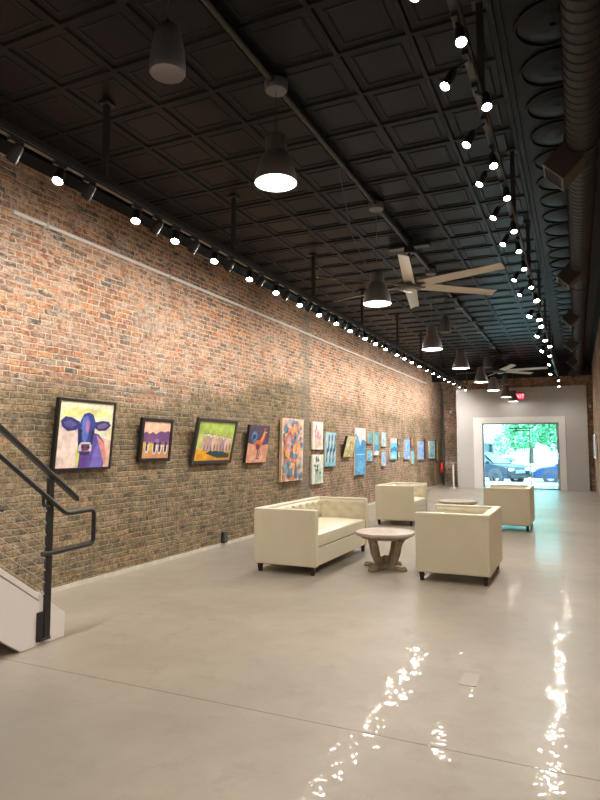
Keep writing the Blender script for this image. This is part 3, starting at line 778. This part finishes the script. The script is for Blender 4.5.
def painting(y0, y1, z0, z1, lean, label, art, bg, frame=None, fw=.035, depth=.04, edge=None, group='paintings on the left brick wall', wall='L', lift=0):
    W, Hh = y1-y0, z1-z0
    if wall == 'L': t = empty('painting', (XL+.012, (y0+y1)/2, z0), PI/2, label, 'painting', group)
    else: t = empty('painting', (XR-.012, (y0+y1)/2, z0), -PI/2, label, 'painting', group)
    # local x = viewer's right, local -y = towards the room, local z = up
    ang = math.asin(min(.9, lean/Hh)) if lean else 0
    t.rotation_euler = (ang, 0, t.rotation_euler.z)   # top tips towards the room, bottom stays on the wall
    f = fw if frame else 0
    cb = MB().box(-W/2+f*.7, W/2-f*.7, -depth*(.75 if frame else 1.), 0, f*.7, Hh-f*.7)
    mats = [edge or M['canvasedge']]
    yf = -depth*(.75 if frame else 1.)
    idx = {}
    def mi(m):
        if m.name not in idx: idx[m.name] = len(mats); mats.append(m)
        return idx[m.name]
    x0, x1, a0, a1 = -W/2+f, W/2-f, f, Hh-f
    layer = [0]
    def poly(pts, m):
        layer[0] += 1
        yy = yf-.0006-.0003*layer[0]
        cb.add([(x0+p[0]*(x1-x0), yy, a0+p[1]*(a1-a0)) for p in pts], [tuple(range(len(pts)))], mi(m))
    def ell(cx, cy, rx, ry, m, rot=0, n=14):
        c, s = math.cos(rot), math.sin(rot)
        poly([(min(1, max(0, cx+rx*math.cos(2*PI*i/n)*c-ry*math.sin(2*PI*i/n)*s)), min(1, max(0, cy+rx*math.cos(2*PI*i/n)*s+ry*math.sin(2*PI*i/n)*c))) for i in range(n)], m)
    poly([(0, 0), (1, 0), (1, 1), (0, 1)], bg)
    if art: art(poly, ell)
    cb.build('canvas', mats, t, fix=False)
    if frame:
        fr = MB()
        fr.box(-W/2, -W/2+fw, -depth, 0, 0, Hh); fr.box(W/2-fw, W/2, -depth, 0, 0, Hh)
        fr.box(-W/2+fw, W/2-fw, -depth, 0, 0, fw); fr.box(-W/2+fw, W/2-fw, -depth, 0, Hh-fw, Hh)
        fr.build('frame', frame, t, bevel=.003)
    return t

def art_cow(P, E):
    P([(0,.62), (.2,.7), (.45,.66), (.45,0), (0,0)], pc(228,206,196)); P([(.62,.5), (1,.42), (1,0), (.6,0)], pc(226,190,170))
    P([(.05,.86), (.3,.92), (.9,.88), (.96,.8), (.6,.78), (.1,.76)], pc(226,222,150)); P([(.36,.02), (.46,.02), (.46,.4), (.36,.44)], pc(214,216,96))
    P([(.40,0), (.88,0), (.90,.2), (.86,.40), (.74,.52), (.62,.54), (.42,.40)], pc(92,78,160)); P([(.62,0), (.84,0), (.88,.24), (.74,.40), (.66,.2)], pc(120,104,190))
    P([(.70,.50), (.86,.38), (.93,.18), (.90,.02), (.80,.28)], pc(214,140,130)); P([(.42,0), (.58,0), (.56,.22), (.43,.24)], pc(100,60,150))
    P([(.03,.70), (.10,.77), (.22,.76), (.36,.70), (.38,.62), (.30,.57), (.16,.55), (.06,.62)], pc(44,44,112)); P([(.08,.68), (.2,.72), (.32,.66), (.22,.60), (.11,.62)], pc(88,80,150))
    P([(.64,.70), (.80,.73), (.92,.72), (.97,.66), (.88,.58), (.74,.57), (.64,.62)], pc(44,46,116)); P([(.70,.66), (.84,.70), (.92,.66), (.82,.61), (.72,.60)], pc(120,90,140))
    P([(.38,.72), (.43,.82), (.52,.85), (.60,.82), (.66,.70), (.65,.54), (.63,.36), (.62,.24), (.38,.24), (.36,.40), (.34,.58)], pc(48,56,140))
    P([(.42,.76), (.50,.80), (.56,.70), (.54,.50), (.50,.36), (.44,.42), (.40,.60)], pc(84,110,190)); P([(.48,.72), (.53,.72), (.55,.60), (.51,.52), (.48,.60)], pc(178,110,160))
    P([(.36,.60), (.41,.58), (.42,.36), (.37,.30)], pc(28,30,80)); P([(.60,.58), (.64,.56), (.63,.36), (.59,.36)], pc(30,32,90))
    E(.40,.56,.025,.02, pc(14,14,34)); E(.62,.55,.025,.02, pc(14,14,34))
    P([(.38,.34), (.42,.39), (.58,.39), (.62,.34), (.62,.26), (.57,.21), (.43,.21), (.37,.26)], pc(206,190,206)); P([(.42,.36), (.58,.36), (.57,.26), (.44,.25)], pc(110,60,90))
    E(.45,.31,.025,.022, pc(40,20,50)); E(.56,.31,.025,.022, pc(40,20,50)); P([(.39,.25), (.60,.25), (.58,.20), (.42,.20)], pc(50,40,90))
def art_herd(P, E):
    P([(0,.42), (0,.68), (.12,.72), (.22,.66), (.34,.72), (.46,.66), (.62,.74), (.8,.72), (.92,.76), (1,.72), (1,.42)], pc(112,70,120))
    P([(0,.46), (1,.46), (1,.36), (0,.36)], pc(140,96,130)); P([(0,0), (1,0), (1,.30), (0,.34)], pc(206,146,100)); P([(0,.30), (.3,.2), (.6,.26), (.4,.4), (0,.44)], pc(220,180,80))
    for cx, s in ((.16,.9), (.45,1.2), (.64,1.1), (.86,1.15)):
        E(cx,.27,.07*s,.15*s, pc(236,226,222)); E(cx-.01,.28,.04*s,.12*s, pc(42,34,54)); E(cx,.40,.05*s,.05*s, pc(60,44,90))
    E(.5,.48,.09,.05, pc(150,120,190))
def art_sheep(P, E):
    P([(0,.68), (0,1), (1,1), (1,.66)], pc(176,198,90)); P([(0,0), (1,0), (1,.22), (.5,.18), (0,.3)], pc(226,150,40)); P([(0,.3), (.4,.22), (.3,.0), (0,.0)], pc(238,170,30))
    P([(.28,.18), (.62,.06), (.94,.06), (.96,.16), (.7,.24), (.4,.26)], pc(46,74,74)); 
    for k in range(9):
        cx = .15+k*.088; E(cx+.04,.46-.005*k,.062,.20+.015*(k % 2), pc(*[(214,176,150),(196,170,160),(176,150,160),(226,196,170)][k % 4]))
        E(cx+.03,.66-.012*k+.02*(k % 2),.030,.035, pc(230,214,200)); E(cx+.065,.34,.02,.11, pc(150,106,110))
        E(cx+.03,.70-.012*k+.02*(k % 2),.018,.012, pc(60,40,30))
def art_rooster(P, E):
    P([(0,0), (1,0), (1,.50), (.6,.46), (0,.52)], pc(214,150,124)); P([(.1,.08), (.7,.04), (.9,.2), (.4,.22)], pc(226,170,140))
    E(.26,.70,.14,.13, pc(80,130,180)); E(.26,.69,.075,.075, pc(40,40,66)); P([(.16,.66), (.30,.58), (.34,.46), (.22,.50)], pc(60,96,150))
    P([(.30,.50), (.36,.60), (.56,.60), (.66,.70), (.72,.86), (.82,.82), (.78,.66), (.68,.48), (.56,.36), (.42,.36)], pc(206,96,60)); P([(.56,.60), (.66,.72), (.72,.86), (.79,.80), (.72,.64), (.64,.54)], pc(240,150,90))
    P([(.38,.50), (.56,.50), (.60,.40), (.50,.33), (.40,.38)], pc(120,50,60)); E(.75,.90,.05,.035, pc(220,50,40)); P([(.80,.84), (.88,.82), (.80,.80)], pc(240,200,110))
    P([(.48,.36), (.51,.36), (.52,.12), (.48,.12)], pc(60,50,90)); P([(.56,.36), (.59,.36), (.60,.16), (.57,.16)], pc(60,50,90)); P([(.44,.12), (.62,.12), (.62,.09), (.44,.09)], pc(110,60,70))
def blot(seed, cols, n, smin=.07, smax=.2, tall=1.3):
    def f(P, E):
        rr = random.Random(seed)
        for k in range(n):
            s = rr.uniform(smin, smax); cx, cy = rr.uniform(.1, .9), rr.uniform(.06, .94)
            pts = []
            for i in range(9):
                a = 2*PI*i/9; q = s*rr.uniform(.55, 1.15)
                pts.append((min(.97, max(.03, cx+q*math.cos(a))), min(.985, max(.015, cy+q*tall*.6*math.sin(a)))))
            P(pts, pc(*cols[rr.randrange(len(cols))]))
    return f
def art_bigblue(P, E):
    P([(0,0), (1,0), (1,.46), (0,.46)], pc(78,150,204)); P([(0,.46), (1,.46), (1,.72), (.8,.76), (.62,.74), (.45,.60), (.38,.72), (.2,.84), (0,.88)], pc(60,140,194))
    P([(.05,.44), (.95,.44), (.95,.42), (.05,.42)], pc(150,200,226)); P([(.1,.1), (.6,.02), (.9,.2), (.5,.3)], pc(104,172,214)); P([(.1,.55), (.35,.6), (.3,.74), (.12,.78)], pc(92,168,206))
def art_birds(P, E):
    for k in range(6):
        cx = .14+.15*k; cy = .3+.4*(k % 2)
        P([(cx-.08, cy-.28), (cx+.02, cy-.26), (cx+.09, cy+.1), (cx+.05, cy+.26), (cx-.03, cy+.2)], pc(36,56,84)); P([(cx-.02, cy-.1), (cx+.06, cy+.0), (cx+.03, cy+.16)], pc(200,150,130))
    P([(0,0), (1,0), (1,.1), (0,.14)], pc(120,176,196))
def art_floral(c1, c2, c3):
    def f(P, E):
        rr = random.Random(sum(c1))
        for k in range(16):
            x = rr.uniform(.2,.8); E(x, rr.uniform(.35,.9), rr.uniform(.04,.1), rr.uniform(.03,.06), pc(*(c1 if k % 2 else c2)), rr.uniform(0, 3))
        for k in range(5):
            x = .25+.12*k; P([(x, .06), (x+.02, .06), (x+.03, .5), (x, .52)], pc(*c3))
    return f
FB = M['frameblk']
painting(4.66, 5.52, 1.255, 2.03, .07, 'black framed painting of a blue cow head, above the stair rail', art_cow, pc(236,228,196), FB, .03, .05)
painting(6.02, 6.65, 1.325, 1.88, .055, 'small black framed painting of dark cattle under a pink sky', art_herd, pc(244,190,166), FB, .045, .05)
painting(7.14, 8.22, 1.27, 1.94, .13, 'black framed painting of a sheep flock on yellow and green, tilted forward', art_sheep, pc(196,206,120), M['framegrey'], .05, .05)
painting(8.67, 9.38, 1.255, 1.885, .09, 'unframed painting of a rooster on dark purple and salmon', art_rooster, pc(74,56,80), None, .03, .05, M['black'])
painting(9.98, 10.93, .87, 2.05, .03, 'large tall abstract canvas in orange, teal and grey patches', blot(5, [(226,150,100),(120,150,170),(230,176,140),(206,110,90),(150,160,176),(90,130,150),(236,170,90),(190,150,160),(214,120,100),(90,120,160)], 110, .03, .13), pc(226,186,160), None, .03, .05, M['woodedge'])
painting(11.45, 12.02, 1.46, 2.04, .01, 'small pale canvas with pink blossoms, upper of a stacked pair', art_floral((206,120,140),(226,170,190),(176,120,110)), pc(232,214,204), None)
painting(11.43, 12.02, .75, 1.35, .01, 'small pale canvas with dark green flowers, lower of a stacked pair', art_floral((70,96,110),(140,90,120),(80,130,100)), pc(214,222,206), None)
painting(12.13, 12.75, 1.09, 1.83, .03, 'pale blue canvas with dark navy streaks right of the stacked pair', art_birds, pc(160,200,214), None)
painting(13.2, 13.82, 1.295, 1.79, .12, 'yellowish landscape canvas with a black edge, tilted forward', blot(9, [(226,210,150),(206,186,120),(170,150,110),(236,226,190)], 18), pc(222,208,160), None, .03, .06, M['black'])
painting(14.09, 14.88, .825, 1.99, .01, 'tall bright blue canvas with a pale pink peak', art_bigblue, pc(232,206,206), None)
blues = [(90,150,190), (130,186,210), (60,110,150), (190,214,220), (150,200,190), (214,190,190)]
painting(15.12, 15.47, 1.61, 1.89, 0, 'small teal canvas, upper of two right of the tall blue canvas', blot(11, [(90,150,160),(60,110,120),(140,190,190)], 12), pc(110,160,166), None)
painting(15.08, 15.47, 1.145, 1.42, 0, 'small pale blue canvas, lower of two right of the tall blue canvas', blot(12, blues, 12), pc(120,180,206), None)
painting(15.62, 16.02, 1.30, 1.915, .01, 'narrow teal and blue canvas with a pale foot, third past tall blue canvas', lambda P, E: (P([(0,0),(1,0),(1,.16),(.5,.2),(0,.1)], pc(226,222,220)), P([(.1,.5),(.9,.4),(.8,.8),(.2,.9)], pc(120,176,176)), P([(0,.2),(1,.22),(1,.4),(0,.45)], pc(60,140,190))), pc(90,150,160), None)
painting(16.37, 16.73, 1.53, 1.925, 0, 'small white-blue canvas, upper of a pair mid wall', blot(14, [(200,214,214),(120,170,190),(160,190,200)], 12), pc(176,206,214), None)
painting(16.35, 16.71, .985, 1.38, 0, 'small lilac-blue canvas, lower of a pair mid wall', blot(15, [(150,180,220),(190,200,226),(120,160,206)], 10), pc(160,186,220), None)
painting(17.19, 17.88, 1.155, 1.77, .01, 'blue seascape canvas with a pink top, above the far armchair', lambda P, E: (P([(0,.75),(.4,.82),(1,.76),(1,1),(0,1)], pc(226,180,190)), P([(0,.3),(.5,.4),(1,.35),(1,.55),(.5,.6),(0,.5)], pc(44,110,170)), P([(.1,.05),(.8,.08),(.7,.25),(.2,.22)], pc(176,220,220))), pc(100,190,220), None)
painting(18.05, 18.34, 1.56, 1.76, 0, 'tiny dark framed picture, upper of two beside the blue seascape', blot(17, [(150,110,80),(90,60,50)], 6), pc(170,130,100), M['framebrown'], .03, .03)
painting(18.04, 18.32, 1.165, 1.39, 0, 'tiny tan framed picture, lower of two beside the blue seascape', blot(18, [(206,170,130),(150,110,80)], 6), pc(206,180,140), M['framebrown'], .03, .03)
painting(18.76, 19.45, 1.135, 1.755, .01, 'periwinkle blue canvas with soft white streaks', blot(19, [(150,180,240),(110,150,226),(190,206,240)], 10), pc(130,166,236), None)
painting(19.69, 19.98, 1.52, 1.83, 0, 'tiny orange picture, upper of two right of the periwinkle canvas', blot(20, [(200,110,50),(160,80,40)], 6), pc(206,120,60), M['framebrown'], .02, .03)
painting(19.67, 19.97, .975, 1.37, 0, 'small aqua canvas, lower of two right of the periwinkle canvas', blot(21, [(130,200,214),(90,170,190)], 7), pc(140,206,220), None)
painting(20.6, 21.42, 1.085, 1.71, 0, 'pale blue canvas with a darker blue centre near the far end', blot(22, [(90,140,220),(150,190,240),(200,214,244)], 10), pc(150,186,240), None)
painting(21.58, 21.82, 1.16, 1.79, 0, 'narrow dark brown framed picture near the far end', blot(23, [(110,70,60),(70,40,40)], 5), pc(110,76,66), M['framebrown'], .03, .04)
painting(22.3, 23.3, 1.09, 1.745, 0, 'pale aqua canvas with green wisps, last large one on the brick wall', blot(24, [(140,200,206),(170,214,220),(110,170,190)], 12), pc(160,206,220), None)
painting(23.55, 23.93, .955, 1.79, 0, 'narrow yellow-green picture last on the left brick wall', blot(25, [(200,190,90),(150,140,70)], 7), pc(206,196,110), M['framebrown'], .03, .04)
painting(19.9, 22.1, 1.16, 1.90, 0, 'long white framed picture on the right wall near the far end', blot(26, [(150,140,136),(190,180,170)], 8), pc(186,180,174), M['trimwhite'], .06, .045, group='paintings on the right wall', wall='R')

# ---------------------------------------------------------------- outdoors
GZ = -.45
struct(MB().box(-9, 6, YE+.3, 29.5, -.6, -.08).build('sidewalk', M['pave']))
struct(MB().box(-60, 50, 29.5, 110, -.9, GZ).build('street', M['asphalt']))

def wheel(parent, x, y, r, s):
    rot = Matrix.Translation((x, y, r)) @ Matrix.Rotation(PI/2, 4, 'X')
    m = MB(); m.lathe([(r*.62, -.10), (r*.9, -.11), (r, -.08), (r, .08), (r*.9, .11), (r*.62, .10)], 28, mat=rot)
    w_ = m.build('wheel', M['tyre'], parent, smooth=True)
    m = MB(); m.lathe([(r*.64, -.085*s*-1), (r*.60, .10*s), ], 28, mat=rot)
    for k in range(7):
        a = 2*PI*k/7; rr = rot @ Matrix.Rotation(a, 4, 'Z')
        z0, z1 = sorted((.075*s, .10*s)); m.box(0, r*.62, -.035, .035, z0, z1, mat=rr)
    m.lathe([(0, .03*s), (r*.62, .03*s)], 20, mat=rot); m.lathe([(0, .11*s), (.07, .105*s), (.07, .05*s)], 14, mat=rot)
    m.build('rim', M['rim'], w_)

def car(name, loc, rz, label, paint, suv):
    # local +x forward; width along y
    t = empty(name, loc, rz, label, 'car', None)
    Lc, Wd = (4.6, 1.86) if suv else (4.7, 1.82)
    f, b = Lc/2, -Lc/2
    if suv:
        low = [(b, .45), (b, .95), (b+.05, 1.06), (.95, 1.08), (1.25, 1.06), (2.05, .98), (2.22, .88), (f, .68), (f, .40), (f-.1, .28), (b+.1, .30)]
        roof = [(b+.12, 1.06), (b+.35, 1.55), (b+.7, 1.66), (-.4, 1.70), (.35, 1.62), (1.2, 1.07)]
    else:
        low = [(b, .50), (b, .90), (b+.08, .98), (-1.5, 1.00), (1.1, .96), (1.95, .84), (2.2, .74), (f, .60), (f, .36), (f-.1, .24), (b+.1, .28)]
        roof = [(-1.75, .99), (-1.05, 1.36), (-.4, 1.44), (.15, 1.41), (.5, 1.30), (1.2, .95)]
    # body: loft the side profile across the width with tumble-home
    def loft(poly, stations, nm, mat, bev, parent=None):
        m = MB(); n = len(poly); cxm = sum(p[0] for p in poly)/n; czm = sum(p[1] for p in poly)/n
        for y, sx, sz, z_keep in stations:
            for p in poly: m.v.append((cxm+(p[0]-cxm)*sx, y, z_keep+(p[1]-z_keep)*sz))
        for k in range(len(stations)-1):
            for i in range(n):
                j = (i+1) % n; m.f.append((k*n+i, k*n+j, (k+1)*n+j, (k+1)*n+i)); m.mi.append(0)
        m.f.append(tuple(range(n))); m.mi.append(0); e = (len(stations)-1)*n; m.f.append(tuple(e+i for i in range(n))); m.mi.append(0)
        return m.build(nm, mat, parent or t, smooth=True, bevel=bev, seg=3)
    h = Wd/2
    loft(low, [(-h, .965, .93, .6), (-h+.10, .99, 1, .6), (-.3, 1, 1, .6), (.3, 1, 1, .6), (h-.10, .99, 1, .6), (h, .965, .93, .6)], 'body', paint, .03)
    zr = roof[0][1]
    gh = loft(roof, [(-h+.08, .98, .0, zr), (-h+.26, .93, .97, zr), (-.2, 1, 1, zr), (.2, 1, 1, zr), (h-.26, .93, .97, zr), (h-.08, .98, 0, zr)], 'cabin', paint, .02)
    # glass: side and front windows standing just off the cabin
    for s in (-1, 1):
        def sp(x, z):
            k = (z-zr)/(roof[3][1]-zr); return (x, s*(h-.08-.18*k+.012), z)
        zt = roof[3][1]-.12
        q = (roof[0][0]+.32, roof[5][0]-.22)
        for nm, xa, xb in (('side_window', q[0]+.05, -.25), ('side_window', -.17, q[1]-.05)):
            ins = .42
            pts = [sp(xa, zr+.05), sp(xb, zr+.05), sp(min(xb, q[1]-ins-.12), zt), sp(max(xa, q[0]+.15), zt)]
            if s < 0: pts.reverse()
            MB().add([*pts, *[(p[0], p[1]-s*.02, p[2]) for p in pts]], [(0,1,2,3), (4,7,6,5), (0,4,5,1), (1,5,6,2), (2,6,7,3), (3,7,4,0)]).build(nm, M['carglass'], gh)
        mr = MB(); rbox(mr, q[1]-.05, s*(h+.06), zr+.10, .13, .17, .13, .04, n=4); mr.build('mirror', paint, t, smooth=True)
        wx = (1.42, -1.38) if suv else (1.42, -1.36); wr_ = .37 if suv else .34
        for x in wx:
            wheel(t, x, s*(h-.10), wr_, s)
            MB().lathe([(wr_+.02, h-.17), (wr_+.09, h-.17), (wr_+.09, h+.005), (wr_+.02, h+.005)], 24, mat=Matrix.Translation((x, 0, wr_)) @ Matrix.Rotation(PI/2 if s < 0 else -PI/2, 4, 'X')).build('wheel_arch', M['plastic'], t, smooth=True)
    a, c = (roof[5][0]-.02, zr+.03), (roof[4][0]+.06, roof[4][1]-.04)
    ws = MB().add([(a[0]+.03, -h+.22, a[1]), (a[0]+.03, h-.22, a[1]), (c[0]+.03, h-.36, c[1]), (c[0]+.03, -h+.36, c[1]), (a[0]-.0, -h+.22, a[1]-.03), (a[0]-.0, h-.22, a[1]-.03), (c[0], h-.36, c[1]-.03), (c[0], -h+.36, c[1]-.03)],
                  [(0,1,2,3), (4,7,6,5), (0,4,5,1), (1,5,6,2), (2,6,7,3), (3,7,4,0)]); ws.build('windscreen', M['carglass'], gh)
    gz = .62 if suv else .52
    m = MB().box(f-.04, f+.025, -.42, .42, gz-.06, gz+.16)
    g_ = m.build('grille', M['plastic'], t, bevel=.02)
    m = MB()
    for k in range(4): m.box(f+.025, f+.035, -.40, .40, gz-.04+k*.05, gz-.02+k*.05)
    m.build('grille_bar', M['rim'], g_)
    MB().box(f-.06, f+.03, -.72, .72, gz-.28, gz-.14).build('bumper_vent', M['plastic'], t, bevel=.02)
    for s in (-1, 1):
        m = MB(); rbox(m, f-.10, s*.68, gz+.15, .30, .36, .15, .06, n=4); m.build('headlamp', M['headlamp'], t, smooth=True)
    return t
car('suv', (-4.75, 35.9, GZ), math.radians(-33), 'dark navy car seen three-quarter front through the left of the storefront glass', M['carnavy'], True)
car('sedan', (.02, 36.9, GZ), math.radians(182), 'bright blue car seen through the right of the storefront glass', M['carblue'], False)
car('sedan', (-4.5, 43.5, GZ), math.radians(4), 'pale car parked beyond the two blue cars outside', M['carwhite'], False)

def tree(loc, hh, rx, rz_, n, seed, leafm, label):
    rr = random.Random(seed)
    t = empty('street_tree', loc, 0, label, 'tree', 'trees across the street')
    m = MB(); m.tube([(0, 0, 0), (.05, 0, hh*.3), (0, .05, hh*.55), (.1, 0, hh*.8)], [.2, .16, .12, .05], 10)
    for k in range(7):
        a = rr.uniform(0, 2*PI); r1 = rx*.6
        m.tube([(0, 0, hh*(.3+.05*k)), (r1*.5*math.cos(a), r1*.5*math.sin(a), hh*(.45+.05*k)), (r1*math.cos(a), r1*math.sin(a), hh*(.55+.05*k))], [.09, .06, .03], 6)
    m.build('trunk', M['bark'], t, smooth=True)
    m = MB()
    cl_ = []
    for k in range(22):
        d = Vector((rr.gauss(0, 1), rr.gauss(0, 1), rr.gauss(0, 1))).normalized()*rr.uniform(.4, .85)
        cl_.append((Vector((d.x*rx, d.y*rx, hh*.66+d.z*rz_)), rr.uniform(.5, .95)))
    for k in range(n):
        c, r = cl_[rr.randrange(len(cl_))]
        d = Vector((rr.gauss(0, 1), rr.gauss(0, 1), rr.gauss(0, 1))).normalized()*r*rr.uniform(.6, 1.1)
        p = c+d; s = rr.uniform(.10, .2)
        a = Vector((rr.gauss(0, 1), rr.gauss(0, 1), rr.gauss(0, 1))).normalized(); b = a.orthogonal().normalized(); n_ = a.cross(b)
        m.add([p-a*s, p+b*s*.45+n_*s*.1, p+a*s, p-b*s*.45+n_*s*.1], [(0, 1, 2, 3)])
    m.build('foliage', M[leafm], t, fix=False)
tree((-3.0, 46, GZ), 5.8, 3.0, 2.7, 6000, 3, 'leafA', 'leafy green tree across the street, behind the gap between the blue cars')
tree((-9.0, 52, GZ), 7.6, 2.8, 2.3, 3200, 4, 'leafB', 'leafy tree at left across the street, above the navy car')
tree((3.6, 50, GZ), 7.4, 3.4, 2.9, 4200, 6, 'leafB', 'leafy tree at right across the street, above the bright blue car')
t = empty('building', (-11.6, 62, GZ), 0, 'pale low building with slate awning across the street at left', 'building')
MB().box(-9, 5, 0, 6, 0, 5).build('wall', M['render'], t)
MB().prism([(-1.2, 2.5), (0, 3.3), (0, 2.4), (-1.2, 2.4)], 0, -4, 4.5).build('awning', M['awning'], t)
for x in (-3.4, -.6, 2.2): MB().box(x, x+2.0, -.05, .02, .4, 2.3).build('shop_window', M['carglass'], t)

# ---------------------------------------------------------------- daylight
w = bpy.data.worlds.new('daylight'); SC.world = w; w.use_nodes = True
bg = w.node_tree.nodes['Background']; bg.inputs[0].default_value = (.36, .84, 1.0, 1); bg.inputs[1].default_value = 6.5
sun = bpy.data.lights.new('sun', 'SUN'); sun.energy = 20; sun.color = (.62, .96, 1.0); sun.angle = .01
so = bpy.data.objects.new('sun', sun); C.objects.link(so); so.rotation_euler = Vector((.45, .55, -.75)).to_track_quat('-Z', 'Y').to_euler()

# ---------------------------------------------------------------- camera and view
cam = bpy.data.cameras.new('camera'); co = bpy.data.objects.new('camera', cam); C.objects.link(co)
cam.sensor_fit = 'AUTO'; cam.sensor_width = 36; cam.lens = 605/800*36; cam.clip_start = .05; cam.clip_end = 300
th, psi = math.radians(4.489), math.radians(24.534)
Fv = Vector((-math.sin(psi)*math.cos(th), math.cos(psi)*math.cos(th), math.sin(th))); Rv = Vector((math.cos(psi), math.sin(psi), 0)); Uv = Rv.cross(Fv)
co.matrix_world = Matrix(((Rv.x, Uv.x, -Fv.x, 0), (Rv.y, Uv.y, -Fv.y, 0), (Rv.z, Uv.z, -Fv.z, 1.5), (0, 0, 0, 1)))
SC.camera = co
SC.view_settings.view_transform = 'Standard'; SC.view_settings.look = 'None'; SC.view_settings.gamma = 1; SC.view_settings.use_curve_mapping = False
SC.view_settings.exposure = 0.66
SC.cycles.use_denoising = True
SC.cycles.max_bounces = 8; SC.cycles.transparent_max_bounces = 8
SC.cycles.sample_clamp_indirect = 6
